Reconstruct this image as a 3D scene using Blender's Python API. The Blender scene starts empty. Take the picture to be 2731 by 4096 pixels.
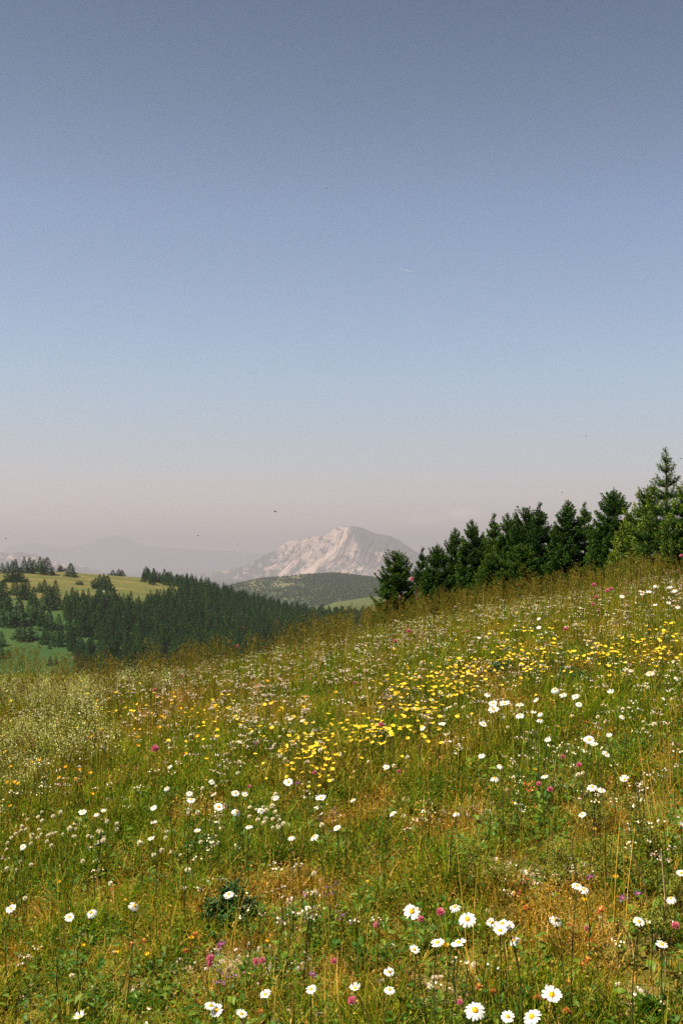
import bpy, math, random
import numpy as np
from mathutils import Vector, Matrix

# ------------------------------------------------------------------ camera, world, sun, exposure
SC = bpy.context.scene
COL = SC.collection
W_PX, H_PX, F_PX, YH = 682.0, 1024.0, 1138.0, 566.0
CAM = Vector((0.0, 0.0, 1.6))
PITCH = math.atan((YH - H_PX / 2) / F_PX)
cd = bpy.data.cameras.new("camera")
cam = bpy.data.objects.new("camera", cd)
COL.objects.link(cam)
cd.sensor_fit = 'VERTICAL'; cd.sensor_height = 36.0; cd.lens = 36.0 * F_PX / H_PX
cd.clip_start = 0.05; cd.clip_end = 200000
cam.location = CAM
cam.rotation_euler = (math.pi / 2 + PITCH, 0, 0)
SC.camera = cam

SUN_EL, SUN_AZ = math.radians(56), math.radians(-112)      # azimuth clockwise from +Y: the sun stands to the left, a little behind
sdir = Vector((math.sin(SUN_AZ) * math.cos(SUN_EL), math.cos(SUN_AZ) * math.cos(SUN_EL), math.sin(SUN_EL)))
world = bpy.data.worlds.new("World"); SC.world = world; world.use_nodes = True
wn = world.node_tree; wn.nodes.clear()
def WN(t, **k):
    n = wn.nodes.new(t)
    for a, b in k.items(): setattr(n, a, b)
    return n
sky = WN('ShaderNodeTexSky', sky_type='NISHITA', sun_disc=False, sun_elevation=SUN_EL, sun_rotation=SUN_AZ,
         altitude=1500.0, air_density=1.0, dust_density=0.6, ozone_density=1.0)
tc = WN('ShaderNodeTexCoord'); sep = WN('ShaderNodeSeparateXYZ')
wn.links.new(tc.outputs['Generated'], sep.inputs[0])
ramp = WN('ShaderNodeValToRGB')                               # how this summer sky's hue runs with the elevation above the horizon
wn.links.new(sep.outputs['Z'], ramp.inputs[0])
def set_ramp(cr, pts):
    while len(cr.elements) > 1: cr.elements.remove(cr.elements[-1])
    cr.elements[0].position = pts[0][0]; cr.elements[0].color = (*pts[0][1], 1)
    for p, c in pts[1:]:
        e = cr.elements.new(p); e.color = (*c, 1)
set_ramp(ramp.color_ramp, [(0.0, (1.25, .92, .80)), (.06, (1.22, .90, .78)), (.10, (1.14, .96, .83)), (.166, (1.14, 1.08, .97)), (.23, (1.08, 1.03, .98)),
                           (.30, (.97, .96, .94)), (.38, (.73, .73, .70)), (.455, (.51, .56, .56)), (1.0, (.60, .56, .52))])
mul = WN('ShaderNodeMix', data_type='RGBA', blend_type='MULTIPLY'); mul.inputs['Factor'].default_value = 1
wn.links.new(sky.outputs[0], mul.inputs['A']); wn.links.new(ramp.outputs[0], mul.inputs['B'])
# two faint cloud banks low over the horizon
def cloud_mask(direction, sx, sz):
    mp = WN('ShaderNodeVectorMath', operation='SUBTRACT'); mp.inputs[1].default_value = direction
    wn.links.new(tc.outputs['Generated'], mp.inputs[0])
    sc_ = WN('ShaderNodeVectorMath', operation='MULTIPLY'); sc_.inputs[1].default_value = (1 / sx, 0.3, 1 / sz)
    wn.links.new(mp.outputs[0], sc_.inputs[0])
    ln = WN('ShaderNodeVectorMath', operation='LENGTH'); wn.links.new(sc_.outputs[0], ln.inputs[0])
    mr = WN('ShaderNodeMapRange', interpolation_type='SMOOTHSTEP'); mr.inputs[1].default_value = 1; mr.inputs[2].default_value = 0
    mr.inputs[3].default_value = 0; mr.inputs[4].default_value = 1
    wn.links.new(ln.outputs['Value'], mr.inputs[0]); return mr
cn = WN('ShaderNodeTexNoise'); cn.inputs['Scale'].default_value = 45; cn.inputs['Detail'].default_value = 5
wn.links.new(tc.outputs['Generated'], cn.inputs['Vector'])
cm1 = cloud_mask((.069, 1, .040), .034, .0085); cm2 = cloud_mask((.105, 1, .045), .03, .009)
cadd = WN('ShaderNodeMath', operation='ADD'); wn.links.new(cm1.outputs[0], cadd.inputs[0]); wn.links.new(cm2.outputs[0], cadd.inputs[1])
cmul = WN('ShaderNodeMath', operation='MULTIPLY'); wn.links.new(cadd.outputs[0], cmul.inputs[0]); wn.links.new(cn.outputs[0], cmul.inputs[1])
cmix = WN('ShaderNodeMix', data_type='RGBA'); cmix.inputs['B'].default_value = (10, 8.2, 7.2, 1)
wn.links.new(cmul.outputs[0], cmix.inputs['Factor']); wn.links.new(mul.outputs['Result'], cmix.inputs['A'])
bg = WN('ShaderNodeBackground'); bg.inputs['Strength'].default_value = 0.066
wo = WN('ShaderNodeOutputWorld')
wn.links.new(cmix.outputs['Result'], bg.inputs[0]); wn.links.new(bg.outputs[0], wo.inputs[0])

sl = bpy.data.lights.new("sun", 'SUN'); sl.energy = 5.0; sl.angle = math.radians(0.5); sl.color = (1.0, .89, .70)
so = bpy.data.objects.new("sun", sl); COL.objects.link(so); so.location = (0, 0, 50)
so.rotation_euler = sdir.to_track_quat('Z', 'Y').to_euler()

SC.view_settings.view_transform = 'Standard'; SC.view_settings.look = 'None'
SC.view_settings.gamma = 1; SC.view_settings.exposure = 1.12; SC.view_settings.use_curve_mapping = False
try:
    SC.cycles.max_bounces = 6; SC.cycles.diffuse_bounces = 3; SC.cycles.glossy_bounces = 1; SC.cycles.transmission_bounces = 3
    SC.cycles.volume_bounces = 1; SC.cycles.transparent_max_bounces = 4; SC.cycles.sample_clamp_indirect = 4
    SC.cycles.use_denoising = False
except Exception: pass

RND = random.Random(7); NR = np.random.default_rng(11)
HAZE_DENSITY, HAZE_TOP, REACH = 7.6e-5, 1120.0, 46000.0

# ------------------------------------------------------------------ small helpers
def tag(o, label=None, cat=None, group=None, kind=None):
    if label: o["label"] = label
    if cat: o["category"] = cat
    if group: o["group"] = group
    if kind: o["kind"] = kind
    return o
class MB:
    """collects vertices and faces, then links them as ONE mesh object"""
    def __init__(s): s.v = []; s.f = []; s.m = []; s.t = []; s.n = 0; s.q = []
    def add(s, V, F, m=0, t=0.5):
        V = np.asarray(V, float); k = len(V)
        s.v.append(V); s.t.append(np.full(k, t) if np.isscalar(t) else np.asarray(t, float))
        n = s.n
        s.f.extend([tuple(i + n for i in f) for f in F]); s.m.extend([m] * len(F)); s.n += k
    def addq(s, V, m=0, t=0.5):
        """V: (N,4,3) quads"""
        N = len(V)
        if N == 0: return
        s.v.append(V.reshape(-1, 3)); s.t.append(np.repeat(np.full(N, t) if np.isscalar(t) else np.asarray(t, float), 4))
        idx = (np.arange(N * 4) + s.n).reshape(N, 4)
        s.f.extend(map(tuple, idx.tolist())); s.m.extend([m] * N); s.n += N * 4
    def mesh(s, name, mats, smooth=False):
        me = bpy.data.meshes.new(name)
        me.from_pydata(np.concatenate(s.v).tolist(), [], s.f)
        for m in mats: me.materials.append(m)
        me.polygons.foreach_set('material_index', s.m)
        if smooth: me.polygons.foreach_set('use_smooth', [True] * len(s.f))
        a = me.attributes.new('tint', 'FLOAT', 'POINT'); a.data.foreach_set('value', np.concatenate(s.t).astype(np.float32))
        me.update(); return me
    def build(s, name, mats, parent=None, smooth=False, link=True):
        o = bpy.data.objects.new(name, s.mesh(name, mats, smooth))
        if link: COL.objects.link(o)
        if parent: o.parent = parent
        return o
def empty(name, loc=(0, 0, 0)):
    o = bpy.data.objects.new(name, None); o.empty_display_size = .05; COL.objects.link(o); o.location = loc; return o
def grid_obj(name, P, mats, attrs=None, smooth=True, parent=None):
    """P: (I,J,3) grid of points -> one sheet"""
    I, J = P.shape[:2]
    idx = np.arange(I * J).reshape(I, J)
    q = np.stack([idx[:-1, :-1], idx[1:, :-1], idx[1:, 1:], idx[:-1, 1:]], -1).reshape(-1, 4)
    me = bpy.data.meshes.new(name)
    me.vertices.add(I * J); me.vertices.foreach_set('co', P.reshape(-1).astype(np.float32))
    me.loops.add(q.size); me.loops.foreach_set('vertex_index', q.reshape(-1).astype(np.int32))
    me.polygons.add(len(q)); me.polygons.foreach_set('loop_start', np.arange(0, q.size, 4, dtype=np.int32))
    me.polygons.foreach_set('use_smooth', [smooth] * len(q))
    for m in mats: me.materials.append(m)
    me.update(calc_edges=True)
    for k, a in (attrs or {}).items():
        at = me.attributes.new(k, 'FLOAT', 'POINT'); at.data.foreach_set('value', a.reshape(-1).astype(np.float32))
    o = bpy.data.objects.new(name, me); COL.objects.link(o)
    if parent: o.parent = parent
    return o

_perm = np.random.default_rng(3).random((256, 256))
def vnoise(x, y):
    x = np.asarray(x, float); y = np.asarray(y, float)
    xi = np.floor(x).astype(int); yi = np.floor(y).astype(int); fx = x - xi; fy = y - yi
    fx = fx * fx * (3 - 2 * fx); fy = fy * fy * (3 - 2 * fy)
    g = lambda a, b: _perm[a & 255, b & 255]
    return (g(xi, yi) * (1 - fx) + g(xi + 1, yi) * fx) * (1 - fy) + (g(xi, yi + 1) * (1 - fx) + g(xi + 1, yi + 1) * fx) * fy
def fbm(x, y, o=4, r=0.5):
    s = 0; a = 1; n = 0
    for k in range(o):
        s = s + a * vnoise(x * 2 ** k + 17.3 * k, y * 2 ** k + 5.1 * k); n += a; a *= r
    return s / n
def sstep(a, b, x):
    t = np.clip((np.asarray(x, float) - a) / (b - a), 0, 1); return t * t * (3 - 2 * t)

# pixel helpers (682 x 1024 picture): only used to read positions off the survey of the photo, everything is then placed on the ground in metres
K = 0.24972
def R1(x, y): return (x / 1.148 * K, (2050 + y / 1.148) * K)
def R2(x, y): return ((1366 + x / 1.1487) * K, (1750 + y / 1.1487) * K)
def R3(x, y): return (x / 1.148 * K, (2550 + y / 1.148) * K)
def R4(x, y): return ((1366 + x / 1.1487) * K, (2350 + y / 1.1487) * K)
def R5(x, y): return (x / 1.148 * K, (3200 + y / 1.148) * K)
def R6(x, y): return ((1366 + x / 1.1487) * K, (3200 + y / 1.1487) * K)
def RZ(x, y): return (x / 3.136 * K, (2180 + y / 3.136) * K)
def RM(x, y): return ((780 + x / 1.7043) * K, (2060 + y / 1.7043) * K)
def D(x, y): return (x * .43495, y * .43537)
CP, SP = math.cos(PITCH), math.sin(PITCH)
def pix_dir(px, py):
    a = (px - W_PX / 2) / F_PX; b = (H_PX / 2 - py) / F_PX
    return np.array([a, CP - b * SP, SP + b * CP])
def proj(x, y, z):
    z = z - CAM.z; f = y * CP + z * SP; u = -y * SP + z * CP
    f = np.where(np.abs(f) < 1e-3, 1e-3, f)
    return W_PX / 2 + F_PX * x / f, H_PX / 2 - F_PX * u / f

# ------------------------------------------------------------------ materials
def new_mat(name):
    m = bpy.data.materials.new(name); m.use_nodes = True; m.node_tree.nodes.clear(); return m, m.node_tree
def N(nt, t, **k):
    n = nt.nodes.new(t)
    for a, b in k.items(): setattr(n, a, b)
    return n
def noise(nt, scale, detail=4, rough=.55, coord=None, stretch=None):
    n = N(nt, 'ShaderNodeTexNoise'); n.inputs['Scale'].default_value = scale; n.inputs['Detail'].default_value = detail; n.inputs['Roughness'].default_value = rough
    if coord is None: coord = N(nt, 'ShaderNodeNewGeometry').outputs['Position']
    if stretch:
        v = N(nt, 'ShaderNodeVectorMath', operation='MULTIPLY'); v.inputs[1].default_value = stretch; nt.links.new(coord, v.inputs[0]); coord = v.outputs[0]
    nt.links.new(coord, n.inputs['Vector']); return n.outputs[0]
def attr(nt, name): return N(nt, 'ShaderNodeAttribute', attribute_name=name).outputs['Fac']
def rampn(nt, src, pts):
    r = N(nt, 'ShaderNodeValToRGB'); set_ramp(r.color_ramp, pts); nt.links.new(src, r.inputs[0]); return r.outputs[0]
def mixc(nt, f, a, b, bt='MIX'):
    m = N(nt, 'ShaderNodeMix', data_type='RGBA', blend_type=bt)
    for s, v in (('Factor', f), ('A', a), ('B', b)):
        if isinstance(v, (tuple, list)): m.inputs[s].default_value = (*v, 1)
        elif isinstance(v, (int, float)): m.inputs[s].default_value = v
        else: nt.links.new(v, m.inputs[s])
    return m.outputs['Result']
def mrange(nt, src, a, b, c=0., d=1.):
    m = N(nt, 'ShaderNodeMapRange'); nt.links.new(src, m.inputs[0])
    for i, v in enumerate((a, b, c, d)): m.inputs[i + 1].default_value = v
    return m.outputs[0]
def math2(nt, op, a, b):
    m = N(nt, 'ShaderNodeMath', operation=op)
    for i, v in enumerate((a, b)):
        if isinstance(v, (int, float)): m.inputs[i].default_value = v
        else: nt.links.new(v, m.inputs[i])
    return m.outputs[0]
def finish(nt, col, rough=.7, trans=0., spec=.3, bump=None, bstr=.3, bdist=.01):
    p = N(nt, 'ShaderNodeBsdfPrincipled'); p.inputs['Roughness'].default_value = rough; p.inputs['Specular IOR Level'].default_value = spec
    if isinstance(col, (tuple, list)): p.inputs['Base Color'].default_value = (*col, 1)
    else: nt.links.new(col, p.inputs['Base Color'])
    if bump is not None:
        b = N(nt, 'ShaderNodeBump'); b.inputs['Strength'].default_value = bstr; b.inputs['Distance'].default_value = bdist
        nt.links.new(bump, b.inputs['Height']); nt.links.new(b.outputs[0], p.inputs['Normal'])
    out = N(nt, 'ShaderNodeOutputMaterial'); sh = p.outputs[0]
    if trans > 0:
        t = N(nt, 'ShaderNodeBsdfTranslucent'); mx = N(nt, 'ShaderNodeMixShader'); mx.inputs[0].default_value = trans
        if isinstance(col, (tuple, list)): t.inputs['Color'].default_value = (*col, 1)
        else: nt.links.new(col, t.inputs['Color'])
        nt.links.new(sh, mx.inputs[1]); nt.links.new(t.outputs[0], mx.inputs[2]); sh = mx.outputs[0]
    nt.links.new(sh, out.inputs['Surface'])
def plant_mat(name, pts, patch=None, patch_amt=.0, trans=.42, rough=.8, spec=.05, pscale=.9):
    """colour runs over the per-leaf tint; patch = second ramp that takes over in drifts a metre or so wide"""
    m, nt = new_mat(name); t = attr(nt, 'tint'); c = rampn(nt, t, pts)
    if patch:
        c2 = rampn(nt, t, patch); n = noise(nt, pscale, 3); c = mixc(nt, mrange(nt, n, .56, .74, 0, 1), c, c2)
    n2 = noise(nt, 9, 2); c = mixc(nt, 1.0, c, rampn(nt, n2, [(.25, (.72, .72, .72)), (.75, (1.25, 1.22, 1.15))]), 'MULTIPLY')
    finish(nt, c, rough, trans, spec); return m
def flat_mat(name, pts, trans=.15, rough=.6, nscale=60, spec=.2):
    m, nt = new_mat(name); c = rampn(nt, attr(nt, 'tint'), pts)
    n = noise(nt, nscale, 2); c = mixc(nt, 1.0, c, rampn(nt, n, [(.3, (.85, .85, .85)), (.7, (1.1, 1.1, 1.1))]), 'MULTIPLY')
    finish(nt, c, rough, trans, spec); return m

GREEN = [(0, (.030, .085, .003)), (.45, (.100, .175, .006)), (.8, (.235, .265, .012)), (1, (.50, .38, .07))]
OLIVE = [(0, (.075, .058, .004)), (.35, (.235, .150, .008)), (.7, (.42, .235, .020)), (1, (.62, .41, .13))]
M_GREEN = plant_mat('grass_green', GREEN, OLIVE, .3)
M_DRY = plant_mat('grass_dry', OLIVE, GREEN, .2)
M_STALK = plant_mat('grass_stalk', [(0, (.06, .10, .005)), (.5, (.19, .15, .012)), (1, (.44, .28, .05))], trans=.15)
M_SEED = plant_mat('grass_seed_head', [(0, (.045, .042, .006)), (.6, (.18, .14, .022)), (1, (.48, .34, .08))], trans=.15)
M_LEAF = plant_mat('herb_leaf', [(0, (.025, .09, .008)), (.6, (.07, .16, .012)), (1, (.18, .23, .02))], trans=.3, spec=.25, rough=.5)
M_THISTLE = plant_mat('thistle_leaf', [(0, (.02, .07, .016)), (.6, (.045, .12, .028)), (1, (.11, .21, .05))], trans=.12, spec=.25, rough=.5)
M_LIME = plant_mat('lime_foliage', [(0, (.09, .14, .015)), (.6, (.19, .22, .03)), (1, (.32, .33, .06))], trans=.3)
M_STEM = plant_mat('flower_stem', [(0, (.035, .05, .012)), (1, (.09, .075, .025))], trans=.05)
M_WHITE = flat_mat('daisy_petal', [(0, (.80, .80, .78)), (1, (.86, .86, .84))], trans=.3)
M_YCENT = flat_mat('daisy_centre', [(0, (.70, .30, .01)), (1, (.85, .52, .02))], trans=0, nscale=400)
M_YEL = flat_mat('yellow_petal', [(0, (.90, .56, .02)), (1, (.95, .72, .06))], trans=.35)
M_ORG = flat_mat('orange_petal', [(0, (.88, .45, .02)), (1, (.92, .62, .03))], trans=.3)
M_CREAM = flat_mat('cream_floret', [(0, (.60, .45, .18)), (.3, (.90, .82, .54)), (1, (.94, .91, .74))], trans=.2)
M_PINK = flat_mat('pink_floret', [(0, (.50, .07, .14)), (.6, (.74, .20, .30)), (1, (.85, .45, .50))], trans=.2)
M_PALEPINK = flat_mat('pale_pink_floret', [(0, (.55, .35, .25)), (.6, (.80, .64, .54)), (1, (.88, .80, .70))], trans=.2)
M_PURPLE = flat_mat('purple_floret', [(0, (.14, .04, .20)), (1, (.45, .18, .50))], trans=.2)
M_RUST = flat_mat('rust_floret', [(0, (.28, .05, .03)), (.5, (.55, .16, .04)), (1, (.80, .42, .10))], trans=.2)
M_DARKBUG = flat_mat('insect_body', [(0, (.02, .015, .012)), (1, (.30, .15, .03))], trans=0)
M_WING = flat_mat('insect_wing', [(0, (.25, .23, .22)), (1, (.4, .38, .36))], trans=.5)
M_BEDSTRAW = flat_mat('bedstraw_floret', [(0, (.20, .30, .02)), (.4, (.58, .60, .12)), (1, (.90, .86, .45))], trans=.3)

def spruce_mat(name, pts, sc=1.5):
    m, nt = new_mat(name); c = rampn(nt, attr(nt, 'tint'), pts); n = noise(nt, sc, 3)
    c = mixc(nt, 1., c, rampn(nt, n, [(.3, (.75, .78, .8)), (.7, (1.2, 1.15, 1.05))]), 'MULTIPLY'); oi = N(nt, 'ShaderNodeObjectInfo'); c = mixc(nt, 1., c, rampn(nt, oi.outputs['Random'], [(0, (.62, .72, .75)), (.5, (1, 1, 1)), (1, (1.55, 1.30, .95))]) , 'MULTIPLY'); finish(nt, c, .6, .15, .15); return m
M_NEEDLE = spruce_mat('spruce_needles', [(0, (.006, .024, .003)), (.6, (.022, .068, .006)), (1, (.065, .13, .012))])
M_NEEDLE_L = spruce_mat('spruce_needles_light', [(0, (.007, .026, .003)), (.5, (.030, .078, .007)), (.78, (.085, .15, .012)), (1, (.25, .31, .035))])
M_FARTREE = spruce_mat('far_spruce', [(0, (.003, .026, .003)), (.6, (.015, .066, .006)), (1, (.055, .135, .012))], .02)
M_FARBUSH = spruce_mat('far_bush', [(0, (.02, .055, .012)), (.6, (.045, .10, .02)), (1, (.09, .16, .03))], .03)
m, nt = new_mat('spruce_bark'); finish(nt, rampn(nt, noise(nt, 30), [(.3, (.05, .035, .022)), (.7, (.14, .10, .07))]), .9, bump=noise(nt, 60), bdist=.01); M_BARK = m
m, nt = new_mat('chalk_stone')
finish(nt, rampn(nt, noise(nt, 25, 6), [(.25, (.30, .22, .15)), (.5, (.58, .49, .40)), (.75, (.72, .66, .58))]), .9, bump=noise(nt, 70, 6), bstr=.6, bdist=.008); M_STONE = m
m, nt = new_mat('weathered_wood'); finish(nt, rampn(nt, noise(nt, 3, 4, stretch=(1, 1, 8)), [(.3, (.05, .04, .03)), (.7, (.13, .10, .08))]), .85); M_WOOD = m
# soil and turf under the grass
m, nt = new_mat('meadow_soil')
a = rampn(nt, noise(nt, 30, 6, .65), [(.28, (.03, .024, .004)), (.5, (.11, .080, .012)), (.72, (.24, .16, .05))])
b = rampn(nt, noise(nt, 7, 5), [(.3, (.05, .08, .006)), (.7, (.15, .15, .014))])
c = mixc(nt, mrange(nt, noise(nt, 1.7, 4), .32, .52), a, b)
far = N(nt, 'ShaderNodeCameraData')
pale = rampn(nt, noise(nt, 80, 7, .8), [(.35, (.13, .08, .03)), (.5, (.36, .25, .15)), (.62, (.66, .55, .42))])
c = mixc(nt, math2(nt, 'MULTIPLY', attr(nt, 'chalk'), mrange(nt, noise(nt, 14, 5), .42, .55)), c, pale)
c = mixc(nt, attr(nt, 'away'), c, rampn(nt, noise(nt, .6, 6), [(.3, (.10, .12, .010)), (.7, (.20, .17, .02))]))
c = mixc(nt, attr(nt, 'valley'), c, rampn(nt, noise(nt, .004, 6), [(.3, (.015, .035, .012)), (.7, (.04, .055, .02))]))
finish(nt, c, .95, bump=noise(nt, 60, 5), bstr=.6, bdist=.02); M_SOIL = m
# pasture of the far hill
m, nt = new_mat('pasture')
a = rampn(nt, noise(nt, .03, 6, .65), [(.3, (.010, .040, .004)), (.5, (.018, .055, .005)), (.7, (.032, .066, .007))])
b = rampn(nt, noise(nt, .03, 6, .65, stretch=(1, 2.5, 3)), [(.28, (.050, .068, .010)), (.5, (.088, .085, .016)), (.72, (.17, .12, .04))])
c = mixc(nt, attr(nt, 'dry'), a, b)
c = mixc(nt, 1., c, rampn(nt, noise(nt, .25, 4), [(.3, (.85, .85, .85)), (.7, (1.15, 1.15, 1.1))]), 'MULTIPLY')
finish(nt, c, .95); M_PASTURE = m
m, nt = new_mat('forest_floor'); finish(nt, rampn(nt, noise(nt, .05, 4), [(.3, (.015, .03, .008)), (.7, (.04, .06, .014))]), .95); M_FLOOR = m
m, nt = new_mat('heath_hill')
c = mixc(nt, attr(nt, 'dry'), rampn(nt, noise(nt, .02, 6), [(.3, (.03, .05, .016)), (.7, (.06, .08, .024))]), rampn(nt, noise(nt, .01, 6), [(.3, (.07, .08, .028)), (.7, (.16, .13, .06))]))
finish(nt, c, .95); M_HEATH = m
m, nt = new_mat('limestone_mountain')
rock = rampn(nt, noise(nt, .006, 8, .72, stretch=(1, .6, 4)), [(.30, (.17, .13, .11)), (.48, (.33, .25, .21)), (.62, (.45, .35, .29)), (.75, (.55, .44, .37))])
veg_shade = rampn(nt, noise(nt, .008, 7, .7), [(.3, (.020, .030, .024)), (.6, (.045, .055, .040)), (.8, (.10, .09, .07))])  # vegetation colour, also painted over the right shoulder for its shade
c = mixc(nt, attr(nt, 'rock'), veg_shade, rock)
c = mixc(nt, attr(nt, 'scree'), c, (.52, .39, .32))
finish(nt, c, .95, bump=noise(nt, .012, 8, .7), bstr=.5, bdist=25); M_MOUNT = m
m, nt = new_mat('far_range'); finish(nt, rampn(nt, noise(nt, .001, 5), [(.3, (.05, .06, .05)), (.7, (.12, .12, .10))]), .95); M_RANGE = m

# ------------------------------------------------------------------ the ground
PG, QG = 0.148, 0.00663
YB = (PG + .30) / (2 * QG)
def H(x, y):
    x = np.asarray(x, float); y = np.asarray(y, float)
    yc = np.minimum(y, YB)
    g = np.where(y < 0, PG * y, PG * yc - QG * yc * yc - .30 * (y - yc))
    xs = 40 * np.tanh(x / 40)
    cross = .172 * xs - .012 * (np.sqrt(xs * xs + 1) - 1)
    z = g + cross
    z = z - .19 * np.exp(-((x + 2.5) / 2.9) ** 2) * sstep(6, 13, y) - .13 * sstep(8, 14, y) + .135 * .6 * np.logaddexp(0, (-x - 2.4) / .6) * sstep(5, 13, y)
    r = np.hypot(x, y)
    near = sstep(400, 100, r)
    z = z + near * ((fbm(x * .9, y * .9, 3) - .5) * .10 + (fbm(x * 5, y * 5, 2) - .5) * .03)
    floor_ = -78 - 120 * sstep(1200, 7000, r)
    k = 6.0
    return floor_ + k * np.logaddexp(0, (z - floor_) / k)
def ground_hit(px, py, h):
    """walk along the sight line to where the plant of height h standing on the meadow reaches it"""
    d = pix_dir(px, py); t = np.linspace(1.2, 32, 1600)
    X = d[0] * t; Y = d[1] * t; Z = CAM.z + d[2] * t
    gap = Z - (H(X, Y) + h)
    i = np.argmax(gap <= 0) if (gap <= 0).any() else int(np.argmin(gap[:900]))
    x, y = X[i], Y[i]; g = float(H(x, y))
    return float(x), float(y), g, float(Z[i] - g), float(t[i])

chalk_spots = [R5(620, 930) + (70, 26), R5(1010, 770) + (75, 26), R5(1250, 770) + (60, 25), R5(1370, 560) + (30, 32), R5(130, 920) + (25, 12),
               R6(500, 900) + (50, 28), R6(190, 820) + (45, 18), R6(900, 380) + (55, 16), R6(740, 330) + (70, 14), R6(1060, 320) + (30, 12), R6(100, 230) + (30, 12),
               R6(560, 60) + (90, 12), R4(950, 930) + (90, 14), R6(1370, 960) + (40, 25), R5(1330, 1000) + (60, 15), R6(1550, 120) + (25, 16)]
def chalk_at(px, py):
    s = np.zeros_like(px)
    for cx, cy, rx, ry in chalk_spots: s = np.maximum(s, np.exp(-(((px - cx) / (rx * .55)) ** 2 + ((py - cy) / (ry * .6)) ** 2)))
    return s
rr = np.concatenate([np.linspace(0.25, 12, 240), np.geomspace(12.05, 60, 120)[1:], np.geomspace(61, REACH - 1500, 110)])
na = 641
# angles: dense ahead of the camera
ang = np.concatenate([np.linspace(-math.pi, -.5, 120)[:-1], np.linspace(-.5, .5, na - 240), np.linspace(.5, math.pi, 120)[1:]])
RR, AA = np.meshgrid(rr, ang, indexing='ij')
GX, GY = RR * np.sin(AA), RR * np.cos(AA); GZ = H(GX, GY)
gpx, gpy = proj(GX, np.maximum(GY, .3), GZ)
chalk = np.where((GY > 1) & (RR < 14), chalk_at(gpx, gpy), 0)
P = np.stack([GX, GY, GZ], -1)
ground = grid_obj('ground', P, [M_SOIL], {'chalk': chalk, 'away': sstep(9, 15, RR), 'valley': sstep(120, 400, RR)})
tag(ground, 'meadow slope of brown soil, turf and pale stones running to the crest', 'ground', kind='structure')

# ------------------------------------------------------------------ hills and mountains, built on polar patches round the view point at their real distances
def pl(pts, x):
    pts = sorted(pts); return np.interp(x, [p[0] for p in pts], [p[1] for p in pts])
def tan_of(py): return (YH - py) / F_PX
ridgeA_pts = [(-400, 575), (-200, 573)] + [D(*p) for p in [(0, 1316), (60, 1312), (130, 1312), (220, 1318), (330, 1326), (400, 1338), (480, 1354), (560, 1378), (640, 1400), (720, 1414), (860, 1420), (1000, 1430)]] + [(560, 660), (700, 700)]
def hillA_z(x, y):
    """height of the far hill under (x, y)"""
    d = np.hypot(x, y); px = W_PX / 2 + F_PX * x / y
    Dr = 900 + 40 * (vnoise(px / 60, 3.3 + 0 * px) - .5)
    zr = CAM.z + tan_of(pl(ridgeA_pts, px)) * Dr
    zb = -66.0
    s = (d - 470) / (Dr - 470)
    z_front = zb + (zr - zb) * (np.clip(s, -.1, 1)) ** np.where(s > 0, .92, 1) if False else zb + (zr - zb) * (1.15 * np.clip(s, 0, 1) - .15 * np.clip(s, 0, 1) ** 3)
    z_back = zr - (d - Dr) * .10 - ((d - Dr) / 160) ** 2
    z = np.where(d < Dr, z_front, z_back)
    z = z + 3.0 * (fbm(x / 90, y / 90, 3) - .5) * sstep(0, .3, s) * sstep(1.0, .75, s)
    return z
pxs = np.linspace(-380, 690, 330); dist = np.linspace(440, 1300, 170)
PX_, DD = np.meshgrid(pxs, dist, indexing='ij'); uu = (PX_ - W_PX / 2) / F_PX
AX = DD * uu / np.sqrt(1 + uu * uu); AY = DD / np.sqrt(1 + uu * uu)
AZ = hillA_z(AX, AY); AZ[:, 0] -= 20; AZ[0, :] -= 0
apx, apy = proj(AX, AY, AZ)
dry = sstep(618, 584, apy + 10 * (fbm(AX / 60, AY / 60, 3) - .5) - .06 * apx * 0)
hillA = grid_obj('hill_with_pasture', np.stack([AX, AY, AZ], -1), [M_PASTURE], {'dry': dry})
tag(hillA, 'far green hill with pasture on top and spruce forest on its flank', 'hill', kind='structure')

def hill_patch(name, ridge, D0, depth, mat, label, px0, px1, zbase, nu=220, nd=50, bump=8, dryf=None):
    pxs = np.linspace(px0, px1, nu); s = np.linspace(0, 1.6, nd)
    PX_, S = np.meshgrid(pxs, s, indexing='ij'); u = (PX_ - W_PX / 2) / F_PX
    zr = CAM.z + tan_of(pl(ridge, PX_)) * D0
    d = D0 + (S - 1) * depth
    z = np.where(S <= 1, zbase + (zr - zbase) * np.sin(np.clip(S, 0, 1) * math.pi / 2) ** 1.1, zr - (zr - zbase) * ((S - 1) / .6) ** 2)
    X = d * u / np.sqrt(1 + u * u); Y = d / np.sqrt(1 + u * u)
    z = z + bump * (fbm(X / (depth * .12), Y / (depth * .12), 4) - .5) * sstep(0, .2, S) * sstep(1.02, .8, S)
    at = {'dry': dryf(*proj(X, Y, z), X, Y) if dryf else np.zeros_like(z)}
    o = grid_obj(name, np.stack([X, Y, z], -1), [mat], at); tag(o, label, 'hill', kind='structure'); return o
ridgeB = [D(*p) for p in [(380, 1385), (470, 1368), (530, 1345), (560, 1338), (600, 1330), (650, 1325), (700, 1321), (770, 1318), (850, 1327), (900, 1336), (980, 1350), (1100, 1370)]]
def dryB(px, py, X, Y):
    b = lambda x, y, rx, ry: np.exp(-((px - RM(x, y)[0]) / rx) ** 2 - ((py - RM(x, y)[1]) / ry) ** 2)
    return np.clip(1.3 * b(600, 482, 13, 2.6) + b(700, 425, 18, 2.2) + .8 * b(400, 470, 9, 5) + .6 * b(590, 425, 12, 2.5) + .5 * b(480, 445, 14, 4), 0, 1) * sstep(.25, .5, fbm(X / 30, Y / 30, 3))
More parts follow.
